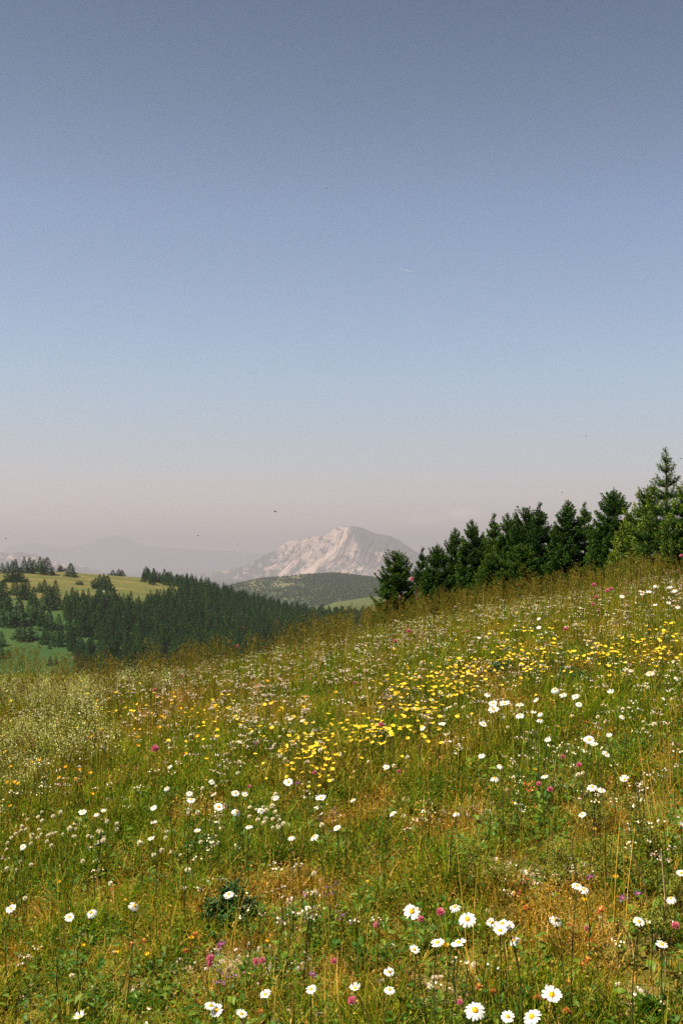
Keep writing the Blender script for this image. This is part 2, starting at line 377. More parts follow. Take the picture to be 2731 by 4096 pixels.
hillB = hill_patch('wooded_hill', ridgeB, 5000, 1700, M_HEATH, 'hazy wooded hill with a dry clearing below the mountain', 160, 560, -130, dryf=dryB)
ridgeC = [RM(*p) for p in [(700, 690), (850, 645), (960, 600), (1060, 586), (1120, 574), (1190, 565), (1300, 560), (1500, 562)]]
hillC = hill_patch('small_pasture_hill', ridgeC, 2500, 500, M_PASTURE, 'small sunlit pasture between the forest and the lone spruce', 300, 520, -100, nu=90, nd=40, bump=3,
                   dryf=lambda px, py, X, Y: np.full_like(X, .5))

MOUNT = [(-300, 520), (-150, 465), (0, 412), (60, 403), (100, 395), (200, 385), (250, 372), (290, 362), (350, 345), (420, 310), (460, 285), (500, 265), (560, 240), (600, 205), (640, 183), (675, 177), (684, 163), (700, 165), (716, 171), (722, 182), (745, 170), (770, 157), (800, 152), (830, 148), (870, 143), (900, 135), (920, 118), (940, 105), (965, 92), (980, 90), (1010, 80), (1040, 75), (1070, 80), (1100, 83), (1150, 95), (1190, 115), (1230, 130), (1270, 137), (1300, 142), (1340, 152), (1370, 165), (1410, 190), (1440, 210), (1500, 250), (1560, 290), (1700, 350), (1900, 420), (2100, 500)]
def mountain(name, prof, conv, D0, depth, zbase, mat, label, nu, nd, maskf, rough=1.0):
    rid = [conv(*p) for p in prof]
    px0, px1 = rid[0][0], rid[-1][0]
    pxs = np.linspace(px0, px1, nu); s = np.concatenate([np.linspace(0, 1, nd), np.linspace(1.03, 1.8, nd // 4)])
    PX_, S = np.meshgrid(pxs, s, indexing='ij'); u = (PX_ - W_PX / 2) / F_PX
    zr = CAM.z + tan_of(pl(rid, PX_)) * D0
    Sc = np.clip(S, 0, 1)
    prof_ = .62 * Sc + .38 * sstep(.62, .97, Sc)            # scree slope below, cliffs above
    z = zbase + (zr - zbase) * prof_
    d = D0 + (S - 1) * depth
    z = np.where(S > 1, zr - (zr - zbase) * ((S - 1) / .8) ** 1.5, z)
    hh = (zr - zbase)
    # gullies: ridged noise that runs down and to the left like the couloirs
    q = (PX_ - px0) / K / 1.0 + (1 - Sc) * 190
    gul = 1 - np.abs(2 * fbm(q / 42., Sc * 1.4, 4) - 1)
    gul2 = 1 - np.abs(2 * fbm(q / 13., Sc * 3, 3) - 1)
    amp = hh * .075 * rough * sstep(0, .12, Sc) * sstep(1.0, .86, Sc)
    d = d - amp * 1.6 * (gul - .6) - amp * .55 * (gul2 - .6)
    z = z + hh * .05 * sstep(0, .2, Sc) * sstep(1.0, .9, Sc) * (fbm(q / 60., Sc * 16, 4) - .5) + hh * .10 * sstep(0, .2, Sc) * sstep(1, .85, Sc) * (fbm(q / 110., Sc * 3, 4) - .5)
    X = d * u / np.sqrt(1 + u * u); Y = d / np.sqrt(1 + u * u)
    px, py = proj(X, Y, z)
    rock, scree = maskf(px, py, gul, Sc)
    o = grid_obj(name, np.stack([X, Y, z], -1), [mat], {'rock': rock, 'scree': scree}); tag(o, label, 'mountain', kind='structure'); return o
def seg_mask(x, y, pts, w0, w1):
    best = np.zeros_like(x)
    n = len(pts) - 1
    for i in range(n):
        (x0, y0), (x1, y1) = pts[i], pts[i + 1]
        t = np.clip(((x - x0) * (x1 - x0) + (y - y0) * (y1 - y0)) / ((x1 - x0) ** 2 + (y1 - y0) ** 2), 0, 1)
        dd = np.hypot(x - x0 - t * (x1 - x0), y - y0 - t * (y1 - y0)); w = w0 + (w1 - w0) * (i + t) / n
        best = np.maximum(best, np.clip(1.3 - dd / w, 0, 1))
    return best
def mask_main(px, py, gul, S):
    x = (px / K - 780) * 1.7043; y = (py / K - 2060) * 1.7043
    n = fbm(x / 26, y / 26, 5, .6); st = fbm((x + y * 1.15) / 11, (y - x * .3) / 90, 4, .6)
    # shoulder right of the summit: vegetation, with its shade painted in dark
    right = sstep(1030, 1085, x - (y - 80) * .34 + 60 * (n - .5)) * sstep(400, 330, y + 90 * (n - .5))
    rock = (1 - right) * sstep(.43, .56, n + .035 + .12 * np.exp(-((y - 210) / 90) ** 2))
    low = sstep(215, 300, y - (x - 700) * .05)
    rock = rock * (1 - .75 * low * sstep(.50, .40, st))
    patch = np.exp(-((x - 1260) / 140) ** 2 - ((y - 290) / 45) ** 2) + .7 * np.exp(-((x - 1450) / 90) ** 2 - ((y - 310) / 30) ** 2)
    rock = np.maximum(rock, patch * sstep(.45, .6, n))
    left = sstep(600, 520, x + 50 * (n - .5))
    rock = rock * (1 - left) + left * sstep(.52, .64, n) * (.3 + .7 * np.exp(-((x - 280) / 120) ** 2 - ((y - 400) / 40) ** 2) + .6 * np.exp(-((x - 520) / 70) ** 2 - ((y - 350) / 60) ** 2)).clip(0, 1)
    scr = seg_mask(x, y, [(1028, 95), (1025, 150), (990, 210), (930, 260), (850, 320), (760, 395), (690, 430)], 9, 30)
    scr = np.maximum(scr, seg_mask(x, y, [(790, 255), (700, 305), (640, 350), (590, 415)], 16, 34) * sstep(.38, .55, st + .06))
    scr = np.maximum(scr, seg_mask(x, y, [(900, 270), (850, 330), (790, 400)], 8, 20) * sstep(.42, .55, st + .04))
    scr = np.maximum(scr, seg_mask(x, y, [(1150, 370), (1080, 380), (1000, 400), (950, 410)], 9, 14) * sstep(.4, .5, n + .05))
    scr = np.maximum(scr, seg_mask(x, y, [(560, 340), (520, 360), (480, 372)], 5, 12) * .8)
    ledge = seg_mask(x, y, [(1140, 265), (1080, 275), (1000, 290)], 10, 10) * .6 * sstep(.4, .6, n)
    return np.clip(rock, 0, 1), np.clip(np.maximum(scr * sstep(.28, .5, st + .08), ledge), 0, 1)
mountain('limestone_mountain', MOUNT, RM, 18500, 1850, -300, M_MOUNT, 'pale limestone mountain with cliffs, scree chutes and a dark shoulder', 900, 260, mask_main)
def mask_left(px, py, gul, S):
    x, y = px / K * 3.136, (py / K - 2180) * 3.136
    n = fbm(x / 60, y / 25, 4, .6)
    r = sstep(.42, .6, n) * (np.exp(-((y - 175 - (x - 250) * .12) / 40) ** 2)) * sstep(-200, 0, x + 400)
    return np.clip(r * 1.3, 0, 1), np.zeros_like(px)
LEFTM = [(-900, 190), (-500, 130), (-200, 118), (0, 108), (60, 105), (130, 118), (210, 105), (280, 108), (350, 118), (450, 135), (520, 160), (580, 190), (640, 225), (760, 228), (850, 238), (950, 262), (1050, 280), (1200, 320), (1350, 352), (1500, 400), (1700, 480)]
mountain('limestone_plateau', LEFTM, RZ, 19500, 1850, -300, M_MOUNT, 'low hazy plateau with a band of pale cliffs behind the pasture trees', 300, 90, mask_left, .6)
FAR1 = [(-500, 260), (-300, 200), (-120, 190), (0, 188), (30, 170), (90, 152), (150, 145), (200, 152), (260, 165), (330, 165), (400, 150), (450, 130), (500, 117), (540, 110), (580, 117), (620, 140), (660, 155), (720, 162), (800, 168), (900, 172), (1000, 178), (1150, 186), (1300, 200), (1500, 215), (1800, 250), (2100, 230), (2500, 260), (2900, 280)]
zmask = lambda px, py, g, S: (np.zeros_like(px), np.zeros_like(px))
mountain('hazy_mountain_range', FAR1, R1, 41000, 3500, -300, M_RANGE, 'faint blue mountain range almost lost in the haze', 300, 50, zmask, .5)

# ------------------------------------------------------------------ trees
def diamonds(base, dirs, L, Wd, up=None):
    """(N) slim leaf-like quads: base, direction, length, width"""
    n = len(base); L = np.broadcast_to(L, (n,)); Wd = np.broadcast_to(Wd, (n,))
    r = NR.normal(size=(n, 3)); s = np.cross(dirs, r); s /= np.linalg.norm(s, axis=1, keepdims=True) + 1e-9
    mid = base + dirs * (L * .45)[:, None]
    return np.stack([base, mid + s * (Wd / 2)[:, None], base + dirs * L[:, None], mid - s * (Wd / 2)[:, None]], 1)
def unit(v): return v / (np.linalg.norm(v, axis=-1, keepdims=True) + 1e-9)
def tube(mb, pts, rad, sides=5, m=0, t=.5):
    pts = np.asarray(pts, float); n = len(pts); rad = np.broadcast_to(rad, (n,))
    V = []
    for i in range(n):
        d = pts[min(i + 1, n - 1)] - pts[max(i - 1, 0)]; d = d / (np.linalg.norm(d) + 1e-9)
        a = np.cross(d, [0.31, .9, .3]); a /= np.linalg.norm(a) + 1e-9; b = np.cross(d, a)
        for k in range(sides):
            th = 2 * math.pi * k / sides; V.append(pts[i] + rad[i] * (math.cos(th) * a + math.sin(th) * b))
    F = []
    for i in range(n - 1):
        for k in range(sides): F.append((i * sides + k, i * sides + (k + 1) % sides, (i + 1) * sides + (k + 1) % sides, (i + 1) * sides + k))
    F.append(tuple(range(sides))[::-1]); F.append(tuple((n - 1) * sides + k for k in range(sides)))
    mb.add(V, F, m, t)
def make_spruce(seed, Ht=3.0, Rm=1.0, gap=.15, leader=.25, mat=None, tops=1, full=.75, needle=.05, wn_=.021):
    """high-detail young spruce of height Ht; returns crown mesh and trunk mesh"""
    g = np.random.default_rng(seed); crown = MB(); wood = MB()
    axes = [(0, 0, Ht)] if tops == 1 else [(-.10, 0, Ht), (.16, .05, Ht * .95)]
    for (ax, ay, hh) in axes:
        tube(wood, [(0, 0, -.15), (ax * .3, ay * .3, hh * .35), (ax, ay, hh * .7), (ax, ay, hh)], [.028 * Ht, .02 * Ht, .010 * Ht, .003], 6)
    B, Dr, Lh, Tt = [], [], [], []
    z = .06 * Ht
    while z < Ht * .985:
        f = z / Ht; R = Rm * (1 - f) ** full * (.86 + .28 * g.random()) + .03
        if f > 1 - leader / Ht * .9: R = .03 + .34 * (1 - f) * Ht
        fsz = float(np.interp((1 - f) * Ht, [0, .6], [.38, 1.0]))
        nb = int(g.integers(12, 16)) if f < .9 else int(g.integers(4, 6))
        off = g.random() * 6.28
        for k in range(nb):
            a = off + 6.283 * k / nb + g.normal(0, .18); l = R * g.uniform(.84, 1.08)
            zz = z + g.normal(0, gap * .16)
            el = math.radians(np.interp(f, [0, .35, .75, 1], [-4, 8, 28, 58]) + g.normal(0, 6))
            axi = axes[int(g.integers(len(axes)))] if f > .45 else (0, 0, Ht)
            w = min(1, f / .7)
            o = np.array([axi[0] * w, axi[1] * w, zz]); d0 = np.array([math.cos(a) * math.cos(el), math.sin(a) * math.cos(el), math.sin(el)])
            npt = max(4, int(l / .035)); s = np.linspace(0.06, 1, npt)
            curve = o + d0 * (s * l)[:, None] + np.array([0, 0, 1]) * (l * (-.22 * s * (1 - s) * 1.5 + .10 * s ** 3))[:, None]
            tube(wood, curve[::max(1, npt // 4)], np.linspace(.006, .002, len(curve[::max(1, npt // 4)])) * (1 + Ht * .3), 3)
            side = np.cross(d0, [0, 0, 1]); side /= np.linalg.norm(side) + 1e-9
            for q in range(npt):
                for sg in (-1, 1):
                    tl = l * .42 * (1 - s[q]) ** .8 * g.uniform(.6, 1.15) + .035
                    if s[q] < .12: continue
                    td = unit(d0 * .75 + side * sg * g.uniform(.6, 1.0) + np.array([0, 0, g.normal(-.06, .10)]))
                    m_ = max(2, int(tl / .03)); ts = np.linspace(.1, 1, m_)
                    b = curve[q] + td * (ts * tl)[:, None] + np.array([0, 0, -.10 * tl]) * (ts ** 2)[:, None]
                    for rep in range(4):
                        B.append(b + g.normal(0, .006, b.shape)); Dr.append(unit(td * .9 + g.normal(0, .42, b.shape)))
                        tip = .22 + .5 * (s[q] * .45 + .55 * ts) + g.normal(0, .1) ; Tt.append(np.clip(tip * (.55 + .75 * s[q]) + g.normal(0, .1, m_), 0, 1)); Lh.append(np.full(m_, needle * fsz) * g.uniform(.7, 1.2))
            for rep in range(5):
                B.append(curve); Dr.append(unit(d0 * .7 + g.normal(0, .6, curve.shape))); Lh.append(np.full(npt, needle * fsz)); Tt.append(np.clip(.25 + .6 * s + g.normal(0, .1, npt), 0, 1))
        z += gap * g.uniform(.75, 1.2) * (1 if f < .8 else .75)
    for (ax, ay, hh) in axes:                                  # the bare-looking leaders still carry needles
        zz = np.linspace(hh - leader * 1.3, hh, 26)
        for rep in range(4):
            b = np.stack([np.full(26, ax), np.full(26, ay), zz], 1); B.append(b); Dr.append(unit(np.array([0, 0, .6]) + g.normal(0, .6, b.shape))); Lh.append(np.full(26, needle * .5)); Tt.append(np.full(26, .8))
    B = np.concatenate(B); Dr = np.concatenate(Dr); Lh = np.concatenate(Lh); Tt = np.concatenate(Tt)
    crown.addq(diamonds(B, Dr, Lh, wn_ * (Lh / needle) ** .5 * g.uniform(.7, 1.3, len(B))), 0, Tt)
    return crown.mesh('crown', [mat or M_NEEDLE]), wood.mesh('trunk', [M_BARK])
def put_tree(crown_me, trunk_me, loc, rot, scl, label, cat='tree', group=None, name='spruce_tree'):
    e = empty(name, loc); e.rotation_euler = (0, 0, rot); e.scale = scl; tag(e, label, cat, group)
    c = bpy.data.objects.new('crown', crown_me); t = bpy.data.objects.new('trunk', trunk_me)
    for o in (c, t): COL.objects.link(o); o.parent = e
    return e
SPR = {}
def spruce_variant(key):
    if key in SPR: return SPR[key]
    spec = {
        'a': dict(seed=1, Ht=3.0, Rm=1.0, gap=.19, full=.72), 'b': dict(seed=2, Ht=3.0, Rm=.88, gap=.21, leader=.4, full=.75), 'c': dict(seed=3, Ht=3.0, Rm=1.15, gap=.19, full=.72),
        'd': dict(seed=4, Ht=3.0, Rm=1.05, gap=.19, tops=2, full=.62), 'e': dict(seed=5, Ht=2.4, Rm=1.15, gap=.20, leader=.62, mat=M_NEEDLE_L, full=1.15, needle=.042, wn_=.011),
        'f': dict(seed=6, Ht=2.0, Rm=.95, gap=.20, leader=.2, mat=M_NEEDLE_L, full=.7, needle=.045)}[key]
    SPR[key] = make_spruce(**spec), spec['Ht'], spec['Rm']; return SPR[key]
# crest spruces: (top x, top y) in the crop, full crown width there, distance, variant, label
crest = [
    ((250, 521), 185, 24, 'd', 'dark twin-topped small spruce standing alone at the lower left end of the tree row'),
    ((372, 512), 90, 27, 'b', 'narrow low spruce just right of the lone twin-topped one'),
    ((440, 484), 130, 25, 'c', 'rounded bushy spruce third from the left in the tree row'),
    ((522, 418), 130, 27, 'a', 'spruce with pale pointed tip above the rounded bushy one'),
    ((598, 380), 150, 26, 'a', 'pointed spruce fifth from the left in the row'),
    ((655, 440), 120, 28, 'c', 'lower spruce filling the gap right of the fifth pointed one'),
    ((700, 356), 135, 27, 'b', 'spruce with a thin bare leader left of the middle of the row'),
    ((762, 350), 110, 26, 'a', 'slim dark spruce near the middle of the row'),
    ((800, 356), 90, 29, 'b', 'small spruce tip peeping between two middle spruces'),
    ((850, 322), 140, 25, 'd', 'broad spruce with several brushy tips in the middle of the row'),
    ((910, 305), 140, 24.5, 'b', 'olive tinged spruce with thin leaders in the middle of the row'),
    ((820, 480), 170, 23, 'c', 'low bushy spruce in front of the middle of the row'),
    ((690, 520), 150, 23, 'c', 'low dark spruce in front, left of the middle'),
    ((980, 400), 120, 27, 'a', 'lower spruce hidden between the middle group and the tall pair'),
    ((1040, 290), 165, 23.5, 'a', 'tall dark cone-shaped spruce, left one of the tall pair'),
    ((1115, 303), 130, 24, 'b', 'slender airy spruce, right one of the tall pair'),
    ((1250, 230), 195, 21.5, 'c', 'tall dense dark spruce left of the large light green one'),
    ((1180, 430), 130, 23, 'a', 'low spruce between the slender airy and the dense dark one'),
    ((1490, 48), 330, 14.5, 'e', 'largest light green spruce with long bare leader near the right edge'),
    ((1405, 222), 230, 15.5, 'f', 'light green bushy spruce left of and touching the largest one'),
    ((1590, 215), 230, 13.5, 'f', 'bright yellow green spruce cut by the right edge'),
    ((1310, 385), 150, 16.5, 'f', 'low light green spruce bush beneath the dense dark one'),
]
for i, ((tx, ty), w, dd, key, lab) in enumerate(crest):
    px, py = R2(tx, ty); d = pix_dir(px, py); t = dd / d[1]
    x, y, zt = d[0] * t, dd, CAM.z + d[2] * t
    zg = float(H(x, y)) - .05; hgt = zt - zg
    (cm_, tm_), hv, rv = spruce_variant(key)
    wm = w / 1.1487 * K * dd / F_PX
    sz = hgt / hv; sx = min(max((1.25 if i == 0 else 1.3 if key in 'ef' else 1.6) * wm / (2 * rv) / .80, sz * .7), sz * 2.4)
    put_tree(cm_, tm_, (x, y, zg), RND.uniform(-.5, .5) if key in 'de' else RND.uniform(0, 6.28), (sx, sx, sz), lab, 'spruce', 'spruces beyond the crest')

# distant trees: trunk plus a crown of drooping tufts
def far_tree(seed, Ht=9., Rm=2.2, n=900, round_=False):
    g = np.random.default_rng(seed); c = MB(); w = MB()
    tube(w, [(0, 0, -.6), (0, 0, Ht * .5), (0, 0, Ht * .96)], [.022 * Ht, .014 * Ht, .02], 5)
    f = g.random(n) ** 1.25
    if round_: R = Rm * np.sqrt(np.clip(1 - (2 * f - .85) ** 2, .02, 1))
    else: R = Rm * (1 - f) ** .78 * (.80 + .38 * ((f * 9.0 + .12 * g.random(n)) % 1.0 < .55)) + .08
    a = g.random(n) * 6.283; lob = 1 + .16 * np.sin(3 * a + seed) + .10 * np.sin(7 * a + 20 * f + seed)
    r = R * lob * np.sqrt(g.uniform(.12, 1, n))
    z = Ht * (.05 + .95 * f)
    P0 = np.stack([np.cos(a) * r, np.sin(a) * r, z], 1)
    out = np.stack([np.cos(a), np.sin(a), np.full(n, -.12 if not round_ else .2)], 1)
    dirs = unit(out + g.normal(0, .45, (n, 3)))
    L = g.uniform(.55, 1.15, n) * Rm * .28 * (1 - .55 * f)
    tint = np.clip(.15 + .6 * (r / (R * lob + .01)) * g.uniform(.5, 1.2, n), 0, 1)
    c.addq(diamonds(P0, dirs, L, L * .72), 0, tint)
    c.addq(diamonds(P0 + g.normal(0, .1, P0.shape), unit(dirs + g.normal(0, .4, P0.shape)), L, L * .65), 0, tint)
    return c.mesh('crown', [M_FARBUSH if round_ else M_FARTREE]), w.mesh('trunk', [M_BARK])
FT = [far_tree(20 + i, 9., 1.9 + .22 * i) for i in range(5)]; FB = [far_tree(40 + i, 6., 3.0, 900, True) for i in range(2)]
def hill_hit(px, py):
    d = pix_dir(px, py); t = np.linspace(480, 1000, 1400); X = d[0] * t; Y = d[1] * t; Z = CAM.z + d[2] * t
    gz = hillA_z(X, Y); below = (Z - gz) <= 0
    if below.any(): i = int(np.argmax(below))
    else: i = int(np.argmin(Z - gz))
    return float(X[i]), float(Y[i]), float(gz[i]), float(t[i])
# pasture trees read off the photo: base x, base y, height, width (0 = normal), round
PT = [(28, 315, 105, 60, 0), (93, 322, 112, 0, 0), (152, 328, 122, 0, 0), (190, 470, 230, 100, 0), (120, 470, 110, 90, 1), (255, 470, 150, 90, 0), (300, 355, 165, 65, 0), (370, 362, 165, 75, 0), (425, 288, 122, 80, 0),
      (500, 345, 155, 65, 0), (590, 380, 178, 125, 0), (540, 350, 140, 70, 0), (745, 310, 68, 40, 0), (768, 311, 70, 42, 0), (887, 405, 140, 95, 0), (993, 505, 42, 60, 1), (1205, 555, 110, 80, 1), (1250, 545, 140, 70, 0), (1302, 530, 132, 60, 0), (1345, 575, 150, 95, 0),
      (1415, 360, 60, 55, 0), (1490, 362, 75, 50, 0), (1530, 368, 65, 60, 0), (1360, 356, 22, 12, 0), (185, 635, 165, 95, 0), (265, 695, 200, 80, 0), (340, 690, 215, 90, 0), (557, 578, 115, 70, 0), (495, 600, 100, 70, 0),
      (40, 810, 300, 140, 0), (10, 700, 200, 90, 0), (695, 775, 265, 100, 0), (615, 820, 250, 110, 0), (905, 690, 130, 55, 0), (420, 760, 190, 75, 0), (380, 900, 210, 90, 0), (560, 740, 140, 80, 0), (95, 1035, 290, 125, 0), (10, 1010, 210, 90, 0),
      (240, 1010, 280, 130, 0), (310, 1190, 210, 200, 0), (430, 1000, 250, 90, 0), (480, 1010, 240, 95, 0), (535, 1030, 215, 90, 0), (615, 1075, 215, 95, 0), (735, 1060, 155, 85, 0), (545, 1250, 118, 85, 0), (500, 1085, 38, 34, 1), (553, 1112, 36, 30, 1),
      (585, 1190, 110, 55, 0), (640, 1210, 150, 65, 0), (712, 1275, 190, 100, 0), (770, 1230, 175, 75, 0), (622, 1310, 48, 34, 0), (1010, 1300, 130, 80, 0), (15, 1275, 155, 80, 0), (10, 1430, 160, 70, 0), (628, 1520, 98, 45, 0), (700, 1505, 88, 35, 0), (105, 1400, 70, 40, 0), (735, 1285, 12, 14, 1), (655, 700, 140, 90, 0), (300, 640, 150, 70, 0)]
PTL = ['at the far left of the skyline', 'on the skyline', 'on the upper pasture', 'midway down the pasture', 'low on the pasture']
pt_xy = []
for i, (bx, by, hh, ww, rd) in enumerate(PT):
    px, py = RZ(bx, by); x, y, z, t = hill_hit(px, py)
    hm = hh / 3.136 * K * t / F_PX; wm = (ww or hh * .5) / 3.136 * K * t / F_PX
    cmesh, tmesh = (FB[i % 2] if rd else FT[i % 5]); h0 = 6. if rd else 9.; w0 = 6. if rd else 2 * (1.9 + .22 * (i % 5))
    size = 'tall' if hh > 190 else 'medium' if hh > 100 else 'small'
    shape = 'round green bush' if rd else ('broad dark spruce' if ww > 95 else 'dark spruce')
    zone = zone_ = PTL[0] if (by < 330 and bx < 170) else PTL[1] if by < 372 else PTL[2] if by < 600 else PTL[3] if by < 1080 else PTL[4]
    pt_xy.append((bx, by))
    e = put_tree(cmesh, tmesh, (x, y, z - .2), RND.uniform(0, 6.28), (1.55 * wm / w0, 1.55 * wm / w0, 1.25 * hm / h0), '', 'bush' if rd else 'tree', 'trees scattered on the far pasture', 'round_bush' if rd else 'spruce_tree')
    e['_z'] = f'{size} {shape} {zone}'; e['_x'] = bx
def ordinal(n):
    return {1: 'first', 2: 'second', 3: 'third', 4: 'fourth', 5: 'fifth', 6: 'sixth', 7: 'seventh', 8: 'eighth', 9: 'ninth', 10: 'tenth'}.get(n, f"{n}{'th' if 10 < n % 100 < 14 else {1: 'st', 2: 'nd', 3: 'rd'}.get(n % 10, 'th')}")
from collections import defaultdict
grp = defaultdict(list)
for o in [o for o in COL.objects if '_z' in o]: grp[o['_z']].append(o)
for k, L in grp.items():
    L.sort(key=lambda o: o['_x'])
    for i, o in enumerate(L):
        o['label'] = k if len(L) == 1 else f"{k}, {ordinal(i + 1)} from left of {len(L)}"
        del o['_z']; del o['_x']
# the forest on the flank
forest_poly = [RZ(x, y) for x, y in [(800, 760), (760, 900), (830, 1010), (900, 1090), (860, 1180), (800, 1290), (850, 1420), (900, 1500), (960, 1660)]] + \
    [D(*p) for p in [(400, 1560), (900, 1530), (900, 1415), (850, 1405), (720, 1406), (640, 1392), (560, 1370), (500, 1350), (480, 1343), (440, 1335), (400, 1332), (365, 1330), (330, 1326), (326, 1336), (390, 1342), (415, 1362), (395, 1378), (350, 1378), (318, 1396), (283, 1392)]] + [RZ(1300, 680), RZ(1150, 700), RZ(960, 690), RZ(900, 740)]
def inpoly(px, py, poly):
    ins = np.zeros(px.shape, bool); n = len(poly)
    for i in range(n):
        x0, y0 = poly[i]; x1, y1 = poly[(i + 1) % n]
        if y0 == y1: continue
        c = ((y0 > py) != (y1 > py)) & (px < (x1 - x0) * (py - y0) / (y1 - y0) + x0); ins ^= c
    return ins
# jittered grid over the hill
sp = 5.6
gx, gy = np.meshgrid(np.arange(-330, 330, sp), np.arange(455, 1010, sp)); gx = gx.ravel() + NR.uniform(-2.5, 2.5, gx.size); gy = gy.ravel() + NR.uniform(-2.5, 2.5, gy.size)
gz = hillA_z(gx, gy); fpx, fpy = proj(gx, gy, gz); jx = fpx + NR.normal(0, 1.5, fpx.size); jy = fpy + NR.normal(0, 1.2, fpy.size)
ok = inpoly(jx, jy, forest_poly) & (np.hypot(gx, gy) < 925)
gaps = [RZ(1065, 1235) + (9, 6), RZ(960, 1215) + (5, 4)]
for cx, cy, rx, ry in gaps: ok &= (((jx - cx) / rx) ** 2 + ((jy - cy) / ry) ** 2 > 1)
# ridge trees above the notch, and right along the skyline
fx, fy, fz = gx[ok], gy[ok], gz[ok]; fpx, fpy = fpx[ok], fpy[ok]
fs = NR.uniform(.55, 1.1, fx.size) * (.95 + .25 * fbm(fx / 40, fy / 40, 2)); fd = np.hypot(fx, fy)
crest_line = [(-100, 668)] + [D(*p) for p in [(0, 1525), (160, 1520), (330, 1515), (480, 1475), (640, 1438), (750, 1405), (850, 1385)]] + [(700, 560)]
vis = fpy - 7 < pl(crest_line, fpx)
score = np.where(vis & (fpx > 0) & (fpx < 400), fs / fd, 0)
order = np.argsort(-score); top = order[:290]; rest = order[290:]
rest = rest
for n_, i in enumerate(top):
    cmesh, tmesh = FT[n_ % 5]
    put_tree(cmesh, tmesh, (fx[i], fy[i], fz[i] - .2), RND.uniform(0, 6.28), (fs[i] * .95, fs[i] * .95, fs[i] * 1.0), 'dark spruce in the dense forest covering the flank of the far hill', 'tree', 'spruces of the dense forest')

# ------------------------------------------------------------------ scatters (what nobody could count): points + instanced clumps
def scatter(name, pts, rots, scl, idx, variants, label, cat):
    me = bpy.data.meshes.new(name); n = len(pts); me.vertices.add(n); me.vertices.foreach_set('co', np.asarray(pts, np.float32).reshape(-1))
    a = me.attributes.new('rot', 'FLOAT_VECTOR', 'POINT'); a.data.foreach_set('vector', np.asarray(rots, np.float32).reshape(-1))
    a = me.attributes.new('scl', 'FLOAT_VECTOR', 'POINT')
    s = np.asarray(scl, np.float32); s = np.repeat(s[:, None], 3, 1) if s.ndim == 1 else s; a.data.foreach_set('vector', s.reshape(-1))
    a = me.attributes.new('idx', 'INT', 'POINT'); a.data.foreach_set('value', np.asarray(idx, np.int32))
    me.update(); o = bpy.data.objects.new(name, me); COL.objects.link(o)
    vc = bpy.data.collections.new(name + '_kinds')
    for k, v in enumerate(variants):
        v.name = f'{name}_clump_{k:02d}'; vc.objects.link(v)
    ng = bpy.data.node_groups.new(name, 'GeometryNodeTree'); ng.interface.new_socket('Geometry', in_out='INPUT', socket_type='NodeSocketGeometry'); ng.interface.new_socket('Geometry', in_out='OUTPUT', socket_type='NodeSocketGeometry')
    gi = ng.nodes.new('NodeGroupInput'); go = ng.nodes.new('NodeGroupOutput'); ip = ng.nodes.new('GeometryNodeInstanceOnPoints'); ci = ng.nodes.new('GeometryNodeCollectionInfo')
    ci.inputs['Collection'].default_value = vc; ci.inputs['Separate Children'].default_value = True; ci.inputs['Reset Children'].default_value = True
    ng.links.new(gi.outputs[0], ip.inputs['Points']); ng.links.new(ci.outputs[0], ip.inputs['Instance']); ip.inputs['Pick Instance'].default_value = True
    for nm, dt, sock in (('rot', 'FLOAT_VECTOR', 'Rotation'), ('scl', 'FLOAT_VECTOR', 'Scale'), ('idx', 'INT', 'Instance Index')):
        na_ = ng.nodes.new('GeometryNodeInputNamedAttribute'); na_.data_type = dt; na_.inputs['Name'].default_value = nm
        ng.links.new(next(x for x in na_.outputs if x.enabled and x.name == 'Attribute'), ip.inputs[sock])
    ng.links.new(ip.outputs[0], go.inputs[0])
    md = o.modifiers.new('scatter', 'NODES'); md.node_group = ng
    tag(o, label, cat, kind='stuff'); return o
def whole_tree(cm_, tm_):
    mb_ = bpy.data.objects.new('t', cm_); return mb_
n_ = len(rest)
scatter('spruce_forest', np.stack([fx[rest], fy[rest], fz[rest] - .2], 1), np.stack([np.zeros(n_), np.zeros(n_), NR.uniform(0, 6.28, n_)], 1),
        np.stack([fs[rest] * .95, fs[rest] * .95, fs[rest] * 1.0], 1), NR.integers(0, 5, n_), [bpy.data.objects.new('t', FT[i][0]) for i in range(5)], 'dense dark spruce forest filling the flank of the far hill', 'forest')
# woods of the second hill
def surf_pts(o, n, keep):
    me = o.data; co = np.empty(len(me.vertices) * 3, np.float32); me.vertices.foreach_get('co', co); co = co.reshape(-1, 3)
    q = np.empty(len(me.polygons) * 4, np.int32); me.loops.foreach_get('vertex_index', q); q = q.reshape(-1, 4)
    a = co[q]; ar = np.linalg.norm(np.cross(a[:, 1] - a[:, 0], a[:, 3] - a[:, 0]), axis=1); i = NR.choice(len(q), n, p=ar / ar.sum()); u, v = NR.random((2, n, 1))
    p = a[i, 0] * (1 - u) * (1 - v) + a[i, 1] * u * (1 - v) + a[i, 2] * u * v + a[i, 3] * (1 - u) * v
    return p[keep(p)]
def keepB(p):
    px, py = proj(p[:, 0], p[:, 1], p[:, 2]); dr = dryB(px, py, p[:, 0], p[:, 1])
    dens = np.interp(px, [225, 290, 330, 400], [.35, .5, .95, 1.0]); topy = pl(ridgeB, px)
    return (NR.random(len(p)) < dens * (1 - dr * .93)) & (py < 625) & (px > 190) & (px < 480) & (p[:, 1] < 5130)
pB = surf_pts(hillB, 60000, keepB); n_ = len(pB); sB = NR.uniform(.55, 1.1, n_)
